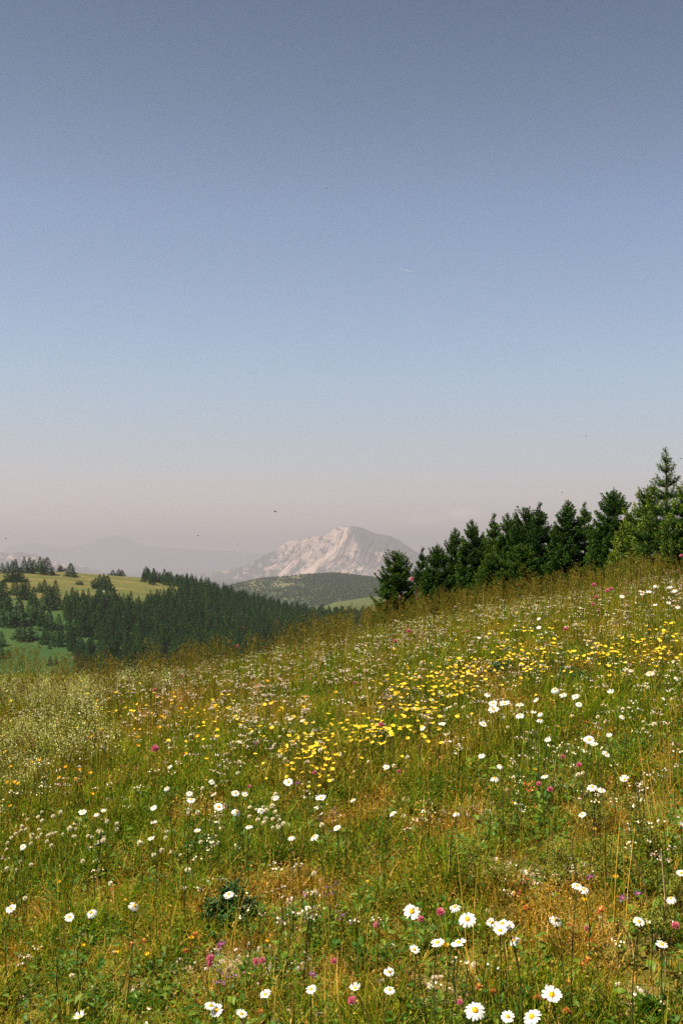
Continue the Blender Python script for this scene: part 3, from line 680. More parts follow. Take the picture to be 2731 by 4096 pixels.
scatter('hill_woods', pB - np.array([0, 0, .3]), np.stack([np.zeros(n_), np.zeros(n_), NR.uniform(0, 6.28, n_)], 1), np.stack([sB * 1.15, sB * 1.15, sB], 1), NR.integers(0, 5, n_),
        [bpy.data.objects.new('t', (FT + FB)[i][0]) for i in (0, 1, 2, 5, 6)], 'hazy woods covering the second hill', 'woods')
# hut, pale rocks and post on the skyline pasture
x, y, z, t = hill_hit(*RZ(818, 322)); e = empty('wooden_hut', (x, y, z)); tag(e, 'tiny dark wooden hut on the skyline pasture between two spruces', 'hut')
def box(mb, c, s, m=0, t=.5):
    c = np.array(c); h = np.array(s) / 2; V = [c + h * np.array(k) for k in [(-1, -1, -1), (1, -1, -1), (1, 1, -1), (-1, 1, -1), (-1, -1, 1), (1, -1, 1), (1, 1, 1), (-1, 1, 1)]]
    mb.add(V, [(0, 3, 2, 1), (4, 5, 6, 7), (0, 1, 5, 4), (1, 2, 6, 5), (2, 3, 7, 6), (3, 0, 4, 7)], m, t)
b_ = MB(); box(b_, (0, 0, 1.6), (1.7, 1.7, 1.5)); b_.build('cabin', [M_WOOD], e)
b_ = MB(); b_.add([(-1.1, -1.1, 2.36), (1.1, -1.1, 2.36), (1.1, 1.1, 2.36), (-1.1, 1.1, 2.36), (-1.1, 0, 3.0), (1.1, 0, 3.0)], [(0, 1, 5, 4), (2, 3, 4, 5), (0, 4, 3), (1, 2, 5), (0, 3, 2, 1)]); b_.build('roof', [M_WOOD], e)
for sx in (-.7, .7):
    for sy in (-.7, .7): b_ = MB(); tube(b_, [(sx, sy, -.5), (sx, sy, .85)], .08, 6); b_.build('leg', [M_WOOD], e)
def stone_mesh(seed, mat=None):
    g = np.random.default_rng(seed); V = []; F = []; nu, nv = 12, 8
    for j in range(1, nv):
        for i in range(nu):
            a = 2 * math.pi * i / nu; p = math.pi * j / nv; v = np.array([math.sin(p) * math.cos(a), math.sin(p) * math.sin(a), math.cos(p)])
            r = .75 + .5 * float(fbm(v[0] * 1.6 + seed * 3.1 + 9, v[1] * 1.6 + v[2] * 1.9 + 9, 3)); V.append(np.sign(v) * np.abs(v) ** .75 * r * np.array([1, .75, .5]))
    V.append(np.array([0, 0, .5])); V.append(np.array([0, 0, -.5])); T_, B_ = len(V) - 2, len(V) - 1
    for j in range(nv - 2):
        for i in range(nu): F.append((j * nu + i, (j + 1) * nu + i, (j + 1) * nu + (i + 1) % nu, j * nu + (i + 1) % nu))
    for i in range(nu): F.append((T_, i, (i + 1) % nu)); F.append((B_, (nv - 2) * nu + (i + 1) % nu, (nv - 2) * nu + i))
    mb = MB(); mb.add(V, F); return mb.mesh('stone', [mat or M_STONE])
STN = [stone_mesh(s) for s in range(6)]
def put_stone(loc, s, label, group, rot=0, name='stone'):
    o = bpy.data.objects.new(name, STN[int(abs(loc[0] * 977)) % 6]); COL.objects.link(o); o.location = loc; o.rotation_euler = (RND.uniform(-.2, .2), 0, rot); o.scale = s; tag(o, label, 'stone', group); return o
for (bx, by, s, lab) in [(48, 300, 2.4, 'pale boulder among the trees at the left end of the skyline'), (60, 338, 3.2, 'long pale rock in the pasture below the left skyline trees'), (25, 335, 2.2, 'small pale rock beside the left edge on the pasture'), (1290, 592, 1.5, 'small white stone at the foot of the tree clump on the pasture')]:
    x, y, z, t = hill_hit(*RZ(bx, by)); put_stone((x, y, z + .1), (s, s * .7, s * .45), lab, 'pale rocks on the far pasture', 0, 'boulder')

# ------------------------------------------------------------------ meadow plants
def blade(mb, x, y, h, w, a, lean, t, m=0, z0=-.02, seg=3):
    ca, sa = math.cos(a), math.sin(a); px, py = -sa, ca; V = []; T = []
    for i in range(seg + 1):
        s = i / seg; r = lean * h * s * s; zz = z0 + h * s * (1 - .25 * lean * s); ww = w * (1 - s ** 1.6) * .5 + .0003
        cx, cy = x + ca * r, y + sa * r
        V += [(cx - px * ww, cy - py * ww, zz), (cx + px * ww, cy + py * ww, zz)]; T += [min(1, max(0, t + .12 * s))] * 2
    mb.add(V, [(2 * i, 2 * i + 1, 2 * i + 3, 2 * i + 2) for i in range(seg)], m, T)
def turf(seed, mat, n=26, h=(.05, .15), r=.08, w=.0035, lean=(.2, 1.0), dry=.15, flecks=.55):
    g = random.Random(seed); mb = MB()
    for _ in range(n):
        a = g.uniform(0, 6.28); q = r * math.sqrt(g.random()); t = g.gauss(.42, .2) if g.random() > dry else g.uniform(.8, 1)
        blade(mb, q * math.cos(a), q * math.sin(a), g.uniform(*h), w * g.uniform(.6, 1.3), g.uniform(0, 6.28), g.uniform(*lean), min(1, max(0, t)))
    gg = np.random.default_rng(seed); k = int(n * flecks)
    b = np.stack([gg.normal(0, r * .8, k), gg.normal(0, r * .8, k), gg.uniform(.004, h[1] * .7, k)], 1); mb.addq(diamonds(b, unit(gg.normal(0, 1, (k, 3))), gg.uniform(.006, .014, k), gg.uniform(.003, .0065, k)), 0, np.clip(gg.normal(.72, .3, k), 0, 1))
    return mb.build('c', [mat], link=False)
def leafy(seed, mat, n=14, r=.07, L=(.018, .042), w=.008, up=.5):
    g = random.Random(seed); mb = MB()
    for _ in range(n):
        a = g.uniform(0, 6.28); q = r * g.random(); l = g.uniform(*L); ww = w * g.uniform(.6, 1.3); z = g.uniform(0, .06); t = g.random()
        el = g.uniform(.1, 1.2) * up; d = np.array([math.cos(a) * math.cos(el), math.sin(a) * math.cos(el), math.sin(el)]); s = np.array([-math.sin(a), math.cos(a), 0.])
        o = np.array([q * math.cos(a), q * math.sin(a), z]); k = np.array([0, 0, ww * .35])
        V = [o, o + d * l * .4 + s * ww + k, o + d * l * .45, o + d * l * .4 - s * ww + k, o + d * l * .8 + s * ww * .6 - k, o + d * l * .8 - s * ww * .6 - k, o + d * l - 2 * k]
        mb.add(V, [(0, 1, 2), (0, 2, 3), (1, 4, 6, 2), (3, 2, 6, 5)], 0, t)
    return mb.build('c', [mat], link=False)
def stalk(seed, h=(.35, .6), kind='panicle', n=3, r=.05, tl=.5):
    g = random.Random(seed); mb = MB()
    for _ in range(n):
        a = g.uniform(0, 6.28); q = r * math.sqrt(g.random()); hh = g.uniform(*h); ln = g.uniform(.02, .22); x0, y0 = q * math.cos(a), q * math.sin(a); a = g.uniform(0, 6.28)
        pts = [(x0 + math.cos(a) * ln * hh * s * s, y0 + math.sin(a) * ln * hh * s * s, -.02 + hh * s) for s in np.linspace(0, 1, 5)]
        tt = min(1, max(0, g.gauss(tl, .25))); tube(mb, pts, [.0014, .0013, .0011, .0009, .0006], 3, 0, tt)
        blade(mb, x0, y0, hh * g.uniform(.3, .6), .0035, g.uniform(0, 6.28), .7, tt * .8, 0); 
        top = np.array(pts[-1]); d = unit(np.array(pts[-1]) - np.array(pts[-2])); hl = g.uniform(.035, .075)
        if kind == 'spike': k = 26; spread = .25; l = .010; wdt = .0035
        elif kind == 'panicle': k = 34; spread = .75; l = .011; wdt = .0035
        else: k = 40; spread = 1.4; l = .008; wdt = .0025
        gg = np.random.default_rng(seed * 31 + _); s = gg.random(k)
        env = np.sin(np.clip(s, .05, .98) * math.pi) ** .7
        rad = {'spike': .0035, 'panicle': .012, 'loose': .032}[kind] * env; th = gg.random(k) * 6.28
        b = top - d * hl * .5 + np.outer(s, d) * hl * (1 if kind != 'loose' else 1.9) + np.stack([np.cos(th) * rad, np.sin(th) * rad, -.3 * rad], 1)
        dd = unit(d * 1.1 + np.stack([np.cos(th), np.sin(th), np.zeros(k)], 1) * spread); mb.addq(diamonds(b, dd, l, wdt), 1, np.clip(gg.normal(.45 + .4 * (tt - .5), .22, k), 0, 1))
    return mb.build('c', [M_STALK, M_SEED], link=False)
def froth(seed, mat=None, h=(.18, .34), n=7, r=.08, dots=30, dl=.007):
    g = random.Random(seed); gg = np.random.default_rng(seed); mb = MB()
    for _ in range(n):
        a = g.uniform(0, 6.28); q = r * g.random(); hh = g.uniform(*h); x0, y0 = q * math.cos(a), q * math.sin(a); a = g.uniform(0, 6.28); ln = g.uniform(0, .35)
        top = np.array([x0 + math.cos(a) * ln * hh, y0 + math.sin(a) * ln * hh, hh]); tube(mb, [(x0, y0, -.02), tuple(top * .5 + np.array([x0, y0, 0]) * .5), tuple(top)], [.0012, .001, .0006], 3, 0, .3)
        b = top + gg.normal(0, 1, (dots, 3)) * np.array([.018, .018, .035]) - np.array([0, 0, .02])
        mb.addq(diamonds(b, unit(gg.normal(0, 1, (dots, 3)) + np.array([0, 0, .3])), dl, dl * .8), 1, np.clip(gg.normal(.55, .3, dots), 0, 1))
        for k in range(5):
            s = g.uniform(.1, .8); p = np.array([x0, y0, 0]) * (1 - s) + top * s; aa = g.uniform(0, 6.28); blade(mb, p[0], p[1], .025, .003, aa, 1.6, .4, 2, z0=p[2])
    return mb.build('c', [M_STEM, mat or M_BEDSTRAW, M_GREEN], link=False)

# where: survey of drifts in picture terms -> weights on the ground
def gauss(px, py, cx, cy, rx, ry): return np.exp(-((px - cx) / rx) ** 2 - ((py - cy) / ry) ** 2)
def dryness(px, py, x, y):
    d = .47 + 1.0 * (fbm(x * 1.1 + 4, y * .8 + 9, 3) - .5) + 1.3 * (vnoise(x * 5.5, y * 4.5) - .5)
    for cx, cy, rx, ry, a in [(540, 830, 150, 60, .18), (160, 715, 70, 40, .30), (60, 660, 70, 22, .3), (400, 615, 110, 25, .20), (300, 880, 80, 30, .12), (620, 760, 60, 60, .2), (130, 850, 90, 25, .15),
                              (230, 765, 110, 45, -.38), (350, 770, 70, 35, -.3), (490, 610, 40, 45, -.3), (370, 690, 90, 40, -.15), (420, 950, 60, 40, -.3), (90, 790, 90, 50, -.2), (300, 680, 60, 40, -.12), (610, 870, 60, 30, -.25), (560, 640, 80, 20, -.1)]:
        d = d + a * gauss(px, py, cx, cy, rx, ry)
    return np.clip(d, 0, 1)
def sample(n, y0, y1, pw, um=.46, side=.25):
    u = NR.uniform(-um, um, n); r = NR.random(n); y = (y0 ** (pw + 1) + r * (y1 ** (pw + 1) - y0 ** (pw + 1))) ** (1 / (pw + 1)); x = u * y + NR.uniform(-side, side, n)
    z = H(x, y); px, py = proj(x, y, z); return x, y, z, px, py
def rots(n, tilt=.12): return np.stack([NR.normal(0, tilt, n), NR.normal(0, tilt, n), NR.uniform(0, 6.28, n)], 1)
# turf
kinds = [turf(100 + i, M_GREEN, 30, (.05, .14), .085, .0042) for i in range(4)] + [turf(120 + i, M_GREEN, 18, (.09, .20), .06, .0045, (.15, .8)) for i in range(4)] + \
        [turf(140 + i, M_DRY, 28, (.03, .09), .085, .0036, dry=.2, flecks=1.2) for i in range(4)] + [turf(160 + i, M_DRY, 16, (.06, .13), .06, .0036, (.3, 1.2), .2, 1.6) for i in range(3)]
x, y, z, px, py = sample(100000, 1.2, 24, .68, .46, 1.7)
dr = dryness(px, py, x, y); ch = chalk_at(px, py)
keep = (NR.random(len(x)) > ch * .50); tallp = .33 + .2 * sstep(7, 11, y)
isdry = NR.random(len(x)) < dr; tall = NR.random(len(x)) < tallp
idx = np.where(isdry, np.where(tall, 12 + NR.integers(0, 3, len(x)), 8 + NR.integers(0, 4, len(x))), np.where(tall, 4 + NR.integers(0, 4, len(x)), NR.integers(0, 4, len(x))))
sc_ = NR.uniform(.75, 1.3, len(x)) * (1 - .35 * sstep(.4, .9, ch)) * (.62 + .75 * fbm(x * 2.6, y * 2.6, 2)) * np.where(y < 5.0, .8, 1.)
k = keep
scatter('meadow_grass', np.stack([x, y, z], 1)[k], rots(k.sum()), sc_[k], idx[k], kinds, 'green and dry short grass covering the meadow slope', 'grass')
# flowering stalks
kinds = [stalk(200 + i, (.28, .46), 'panicle', tl=.35) for i in range(4)] + [stalk(220 + i, (.25, .42), 'spike', tl=.6) for i in range(3)] + [stalk(240 + i, (.28, .45), 'loose', tl=.7) for i in range(3)]
x, y, z, px, py = sample(16500, 1.4, 21, .9, .46, 1.7)
dens = .08 + .32 * sstep(6.5, 10.5, y) * sstep(16, 12.5, y) ; dens = np.where(px < 120, np.maximum(dens, .5 * sstep(4, 6, y)), dens); dens = dens + .3 * gauss(px, py, 180, 720, 70, 50)
dens = np.where((y < 5) & (px > 440), dens + .10, dens)
dens = np.maximum(dens, .42 * gauss(px, py, 330, 620, 75, 20) * (y < 13)); dens = np.maximum(dens, .8 * gauss(px, py, 20, 680, 50, 22) * (y > 6))
bare = gauss(px, py, 190, 655, 60, 20) + 0; k = (NR.random(len(x)) < dens * (1 - .6 * bare)) & ~((y > 11.) & (px < 280) & (NR.random(len(x)) < .8))
dark = NR.random(len(x)) < .35 + .34 * sstep(7, 11, y) + .4 * gauss(px, py, 330, 622, 90, 26)
idx = np.where(dark, NR.integers(0, 4, len(x)), np.where(NR.random(len(x)) < .5, 4 + NR.integers(0, 3, len(x)), 7 + NR.integers(0, 3, len(x))))
scatter('tall_seeding_grass', np.stack([x, y, z], 1)[k], rots(k.sum(), .1), (NR.uniform(.75, 1.2, len(x)) * (1 + .35 * gauss(px, py, 330, 622, 80, 24) + .35 * gauss(px, py, 10, 680, 50, 22)))[k], idx[k], kinds, 'tall dark seeding grass stalks standing along the crest and through the meadow', 'grass')
# low leaves
kinds = [leafy(300 + i, M_LEAF) for i in range(4)] + [leafy(310 + i, M_LEAF, 22, .06, (.012, .026), .006, .9) for i in range(3)]
x, y, z, px, py = sample(26000, 1.4, 14, .6, .46, 1.6); dr = dryness(px, py, x, y); k = NR.random(len(x)) > dr * .9
scatter('low_leafy_herbs', np.stack([x, y, z], 1)[k], rots(k.sum(), .25), NR.uniform(.6, 1.3, k.sum()), NR.integers(0, 7, k.sum()), kinds, 'low broad green leaves mixed into the turf', 'herbs')
# bedstraw foam, left
kinds = [froth(400 + i) for i in range(4)]
x, y, z, px, py = sample(26000, 2.2, 13, .8, .5)
_, pyt = proj(x, y, z + .26)
dn = 1.25 * gauss(px, pyt, 42, 712, 60, 40) + .7 * gauss(px, pyt, 25, 690, 50, 25) + .35 * gauss(px, pyt, 110, 860, 80, 16) + .25 * gauss(px, pyt, 170, 790, 40, 20)
k = NR.random(len(x)) < dn * .19 * (.08 + sstep(.50, .60, fbm(x * 1.8, y * 1.8, 3)))
scatter('bedstraw', np.stack([x, y, z], 1)[k], rots(k.sum(), .15), NR.uniform(.7, 1.15, k.sum()), NR.integers(0, 4, k.sum()), kinds, 'frothy cream bedstraw flowers filling the left side of the meadow', 'wildflowers')
# small white and pinkish umbels past the counted ones, purple thyme specks
def speck(seed, mat, n=4, h=(.14, .26), L=.007, k=9, flat=True, rad=.010):
    g = random.Random(seed); gg = np.random.default_rng(seed); mb = MB()
    for _ in range(n):
        a = g.uniform(0, 6.28); q = .08 * g.random(); hh = g.uniform(*h); x0, y0 = q * math.cos(a), q * math.sin(a); tube(mb, [(x0, y0, -.02), (x0 + .01, y0, hh)], .0011, 3, 0, .3)
        b = np.array([x0 + .01, y0, hh]) + gg.normal(0, 1, (k, 3)) * np.array([rad, rad, .003 if flat else rad]); mb.addq(diamonds(b, unit(gg.normal(0, 1, (k, 3)) * np.array([1, 1, .5])), L, L), 1, gg.random(k))
    return mb.build('c', [M_STEM, mat], link=False)
kinds = [speck(500 + i, M_PALEPINK) for i in range(3)] + [speck(510 + i, M_CREAM, k=7) for i in range(2)] + [speck(520 + i, M_PURPLE, 5, (.05, .1), .006, 8) for i in range(2)] + [speck(530, M_RUST, 3, (.08, .16), .010, 9, False)]
x, y, z, px, py = sample(15000, 2.2, 15, .9); _, pyt = proj(x, y, z + .2)
dn = .075 * sstep(860, 720, pyt) * (.3 + 1.4 * sstep(.45, .6, fbm(x * 1.2, y * 1.2 + 30, 3))) + .05
dn = dn + .12 * gauss(px, pyt, 250, 690, 90, 35)
pur = gauss(px, pyt, 330, 860, 60, 25) + gauss(px, pyt, 340, 780, 30, 14) + gauss(px, pyt, 300, 960, 80, 30)
k = NR.random(len(x)) < np.clip(dn + .3 * pur, 0, 1)
r_ = NR.random(len(x)); idx = np.where(r_ < pur * .9, 5 + NR.integers(0, 2, len(x)), np.where(NR.random(len(x)) < .06, 7, np.where(NR.random(len(x)) < .40, NR.integers(0, 3, len(x)), 3 + NR.integers(0, 2, len(x)))))
scatter('tiny_wildflowers', np.stack([x, y, z], 1)[k], rots(k.sum(), .1), NR.uniform(.7, 1.15, k.sum()), idx[k], kinds, 'tiny white, pinkish and purple flowers sprinkled through the grass', 'wildflowers')
# gravel
x, y, z, px, py = sample(30000, 1.7, 9, .6); ch = chalk_at(px, py); k = NR.random(len(x)) < ch * .85 + .012
scatter('gravel', np.stack([x, y, z + .003], 1)[k], np.stack([NR.uniform(0, 6, k.sum())] * 3, 1), NR.uniform(.004, .016, k.sum()) ** 1.0, NR.integers(0, 6, k.sum()), [bpy.data.objects.new('s', STN[i]) for i in range(6)], 'pale chalky gravel showing between the plants', 'gravel')

# ---- counted flowers
def ring(n, r, z, ph=0): return [(r * math.cos(ph + 2 * math.pi * i / n), r * math.sin(ph + 2 * math.pi * i / n), z) for i in range(n)]
def petals(mb, n, r0, r1, w, droop, g, m=0, jit=.12, cup=0.):
    for i in range(n):
        a = 2 * math.pi * i / n + g.gauss(0, jit); L = (r1 - r0) * g.uniform(.88, 1.05); dz = droop + g.gauss(0, .10); d = np.array([math.cos(a), math.sin(a), 0]); s = np.array([-math.sin(a), math.cos(a), 0]); V = []; up = np.array([0, 0, 1.])
        tw = g.gauss(0, .15)
        for q, ww in ((0, .35), (.35, .85), (.7, 1.0), (.93, .7), (1.0, .25)):
            c = d * (r0 + L * q) + up * (L * (cup * q - dz * q * q)); sv = s * w * ww + up * w * ww * tw
            V += [c - sv, c + up * (-.12 * w * ww), c + sv]
        mb.add(V, [f for k in range(4) for f in ((3 * k, 3 * k + 1, 3 * k + 4, 3 * k + 3), (3 * k + 1, 3 * k + 2, 3 * k + 5, 3 * k + 4))], m, g.random())
def dome(mb, r, h, z0, g, m=0, seeds=70):
    V = []; F = []; nu = 14
    for j in range(5):
        p = math.pi / 2 * j / 5; V += ring(nu, r * math.cos(p), z0 + h * math.sin(p))
    V.append((0, 0, z0 + h * .93))
    for j in range(4):
        for i in range(nu): F.append((j * nu + i, j * nu + (i + 1) % nu, (j + 1) * nu + (i + 1) % nu, (j + 1) * nu + i))
    for i in range(nu): F.append((4 * nu + i, 4 * nu + (i + 1) % nu, 5 * nu))
    mb.add(V, F, m, .4)
    k = np.arange(seeds); th = k * 2.39996; rr_ = r * np.sqrt(k / seeds); zz = z0 + h * np.sqrt(np.clip(1 - (rr_ / r) ** 2, 0, 1))
    b = np.stack([rr_ * np.cos(th), rr_ * np.sin(th), zz], 1); mb.addq(diamonds(b, unit(np.stack([np.cos(th) * .4, np.sin(th) * .4, np.ones(seeds)], 1)), r * .18, r * .16), m, (k % 7) / 7)
def bud_cup(mb, r, z0, m=0): 
    V = ring(10, .15 * r, z0 - .7 * r) + ring(10, .9 * r, z0 - .25 * r) + ring(10, r, z0); F = [(j * 10 + i, j * 10 + (i + 1) % 10, (j + 1) * 10 + (i + 1) % 10, (j + 1) * 10 + i) for j in range(2) for i in range(10)]; mb.add(V, F, m, .2)
def daisy_meshes(seed, n=20, droop=.15, miss=0):
    g = random.Random(seed); a = MB(); petals(a, n - miss, .0065, .0245, .0033, droop, g, cup=.05); b = MB(); dome(b, .0078, .0042, .0005, g); c = MB(); bud_cup(c, .0075, -.0003)
    return a.mesh('petals', [M_WHITE], True), b.mesh('centre', [M_YCENT], True), c.mesh('calyx', [M_STEM], True)
DAISY = [daisy_meshes(600, 20, .12), daisy_meshes(601, 18, .3), daisy_meshes(602, 22, -.15), daisy_meshes(603, 17, .55, 3), daisy_meshes(604, 19, .05, 1), daisy_meshes(605, 21, .9, 5), daisy_meshes(606, 16, .4, 0), daisy_meshes(607, 24, .2, 4), daisy_meshes(608, 18, -.5, 2)]
def stem_mesh(top, g, r=.0016, leaves=3, name='stem'):
    """stem from the ground at the origin to top"""
    mb = MB(); top = np.array(top); n = 6; s = np.linspace(0, 1, n); bend = np.array([g.gauss(0, .02), g.gauss(0, .02), 0])
    pts = np.outer(s, top) + np.outer(np.sin(s * math.pi), bend); pts[0, 2] = -.03; tube(mb, pts, np.linspace(r * 1.15, r * .75, n), 5, 0, .3)
    for k in range(leaves):
        q = g.uniform(.08, .6); i = q * (n - 1); p = pts[int(i)] + (pts[int(i) + 1] - pts[int(i)]) * (i % 1); blade(mb, p[0], p[1], g.uniform(.02, .045), .006, g.uniform(0, 6.28), 1.0, .5, 1, z0=p[2])
    return mb.mesh(name, [M_STEM, M_LEAF])
BANDS = [(600, 'on the crest'), (665, 'just below the crest'), (735, 'in the upper meadow'), (815, 'halfway down the meadow'), (900, 'low in the meadow'), (960, 'near the bottom edge'), (2000, 'along the bottom edge')]
def zone_of(px, py):
    b = next(n for lim, n in BANDS if py < lim); c = 'left third' if px < 227 else 'middle third' if px < 455 else 'right third'; return b, c
pending = []
def later(o, look, cat, group, px, py): pending.append((o, look, cat, group, px, py))
def flower_root(name, px, py, h):
    x, y, zg, ht, t = ground_hit(px, py, h); return x, y, zg, ht, t
def place_daisy(px, py, dpx, var, h, face=None, pink=False):
    x, y, zg, ht, t = ground_hit(px, py, h); g = random.Random(int(px * 131 + py * 17)); ht = max(ht, .08)
    e = empty('daisy', (x, y, zg)); diam = min(max(dpx * t / F_PX, .026), .062) ; s = diam / .049
    tilt = face if face is not None else g.uniform(.25, .75); az = -math.pi / 2 + g.gauss(-.25, .5)      # heads lean to the camera and the sun
    ax = Matrix.Rotation(az, 4, 'Z') @ Matrix.Rotation(tilt, 4, 'Y') @ Matrix.Rotation(g.uniform(0, 6.28), 4, 'Z')
    off = Vector((g.gauss(0, .02), g.gauss(0, .02), 0)); top = Vector((off.x, off.y, ht)); e.location.x -= off.x; e.location.y -= off.y; e.location.z = float(H(e.location.x, e.location.y)); top.z = zg + ht - e.location.z
    st = bpy.data.objects.new('stem', stem_mesh((top.x, top.y, top.z - .004), g)); pm, cm_, km = DAISY[var]
    objs = [st]; hd = None
    for nm, me in (('flower_head', km), ('petals', pm), ('centre', cm_)):
        o = bpy.data.objects.new(nm, me); objs.append(o)
        if hd is None: hd = o; o.matrix_local = Matrix.Translation(top) @ ax @ Matrix.Scale(s, 4)
        else: o.parent = hd
    if pink:
        m2 = pm.copy(); m2.materials[0] = M_PALEPINK; objs[2].data = m2
    for o in objs:
        COL.objects.link(o)
        if not o.parent: o.parent = e
    size = 'large' if dpx > 17 else 'small' if dpx < 8 else 'medium'; fc = 'facing the viewer' if tilt > .6 else 'seen edge-on' if tilt < .3 else ''
    later(e, (f'{size} pink' if pink else f'{size} white') + ' daisy' + (f' {fc}' if fc else ''), 'flower', 'oxeye daisies in the meadow', px, py); return e
DL = [(R5, [(50, 503, 50), (318, 542, 48), (417, 521, 52), (617, 490, 52), (1050, 437, 52), (366, 1000, 52), (995, 970, 66), (966, 950, 56), (1108, 988, 54), (1218, 898, 58), (1428, 873, 50), (1338, 173, 36), (1440, 172, 46), (705, 41, 30), (905, 150, 24), (1143, 125, 24), (1547, 132, 34), (695, 182, 24), (105, 220, 24), (706, 105, 20), (442, 67, 22)]),
      (R6, [(965, 900, 95), (612, 970, 95), (873, 1000, 90), (763, 1000, 65), (690, 568, 52), (738, 572, 66), (728, 605, 66), (768, 580, 48), (577, 552, 82), (537, 660, 74), (440, 660, 66), (322, 517, 80), (520, 495, 55), (984, 557, 62), (792, 650, 52), (1365, 563, 52), (1470, 668, 58), (1512, 456, 48), (1112, 415, 46), (1080, 398, 30), (62, 870, 46), (220, 876, 48), (218, 795, 44), (333, 692, 32), (1560, 340, 50), (233, 66, 38), (527, 64, 34), (50, 2, 24), (1105, 70, 26), (1560, 120, 30)]),
      (R4, [(671, 495, 32), (695, 537, 42), (748, 537, 50), (697, 563, 50), (818, 541, 42), (980, 471, 40), (1017, 494, 36), (1073, 503, 34), (896, 524, 30), (818, 590, 42), (650, 631, 38), (462, 632, 36), (492, 554, 32), (882, 575, 26), (910, 582, 28), (911, 612, 34), (1090, 540, 30), (1236, 485, 32), (1290, 597, 30), (1136, 703, 52), (1160, 725, 36), (1214, 768, 40), (946, 702, 32), (731, 822, 36), (703, 880, 44), (932, 871, 34), (1299, 887, 46), (1150, 920, 50), (1193, 937, 40), (205, 830, 28), (643, 778, 26), (905, 186, 24), (904, 143, 22), (1540, 420, 24), (372, 650, 26), (1229, 686, 18), (633, 232, 22)]),
      (R3, [(1323, 668, 46), (1473, 742, 52), (1003, 782, 48), (877, 750, 44), (1085, 803, 42), (1198, 798, 36), (1081, 718, 40), (1122, 727, 32), (1266, 740, 26), (378, 806, 40), (705, 786, 32), (981, 723, 20), (972, 667, 24), (763, 695, 24), (778, 595, 18), (870, 720, 18), (474, 803, 20)]),
      (R2, [(1446, 685, 28), (1380, 712, 30), (1411, 714, 28), (1288, 733, 26), (1507, 690, 30), (1530, 703, 28), (1545, 780, 26), (1440, 770, 22), (1500, 765, 24), (1380, 722, 20)])]
n_ = 0
for fn, L in DL:
    for (a, b, dd) in L:
        px, py = fn(a, b); dpx = dd / 1.148 * K
        face = {(965, 900): .85, (612, 970): .8, (537, 660): 1.0, (440, 660): .35, (873, 1000): .9, (728, 605): 1.0, (577, 552): .65, (748, 537): .9, (697, 563): .75, (617, 490): .15, (1440, 172): .2}.get((a, b))
        place_daisy(px, py, dpx, 3 if (a, b) in ((617, 490), (792, 650), (520, 495)) else (n_ * 7) % 9 if dpx < 12 else (0, 4, 7, 2, 6, 1)[n_ % 6], RND.uniform(.24, .36)); n_ += 1
place_daisy(*R4(1417, 397), 9, 1, .3, .5, True); place_daisy(*R4(1329, 384), 6, 1, .3, .4, True)
place_daisy(*R3(1388, 383), 6, 1, .3, .4, True); place_daisy(*R3(1335, 378), 6, 4, .3, .4, True)

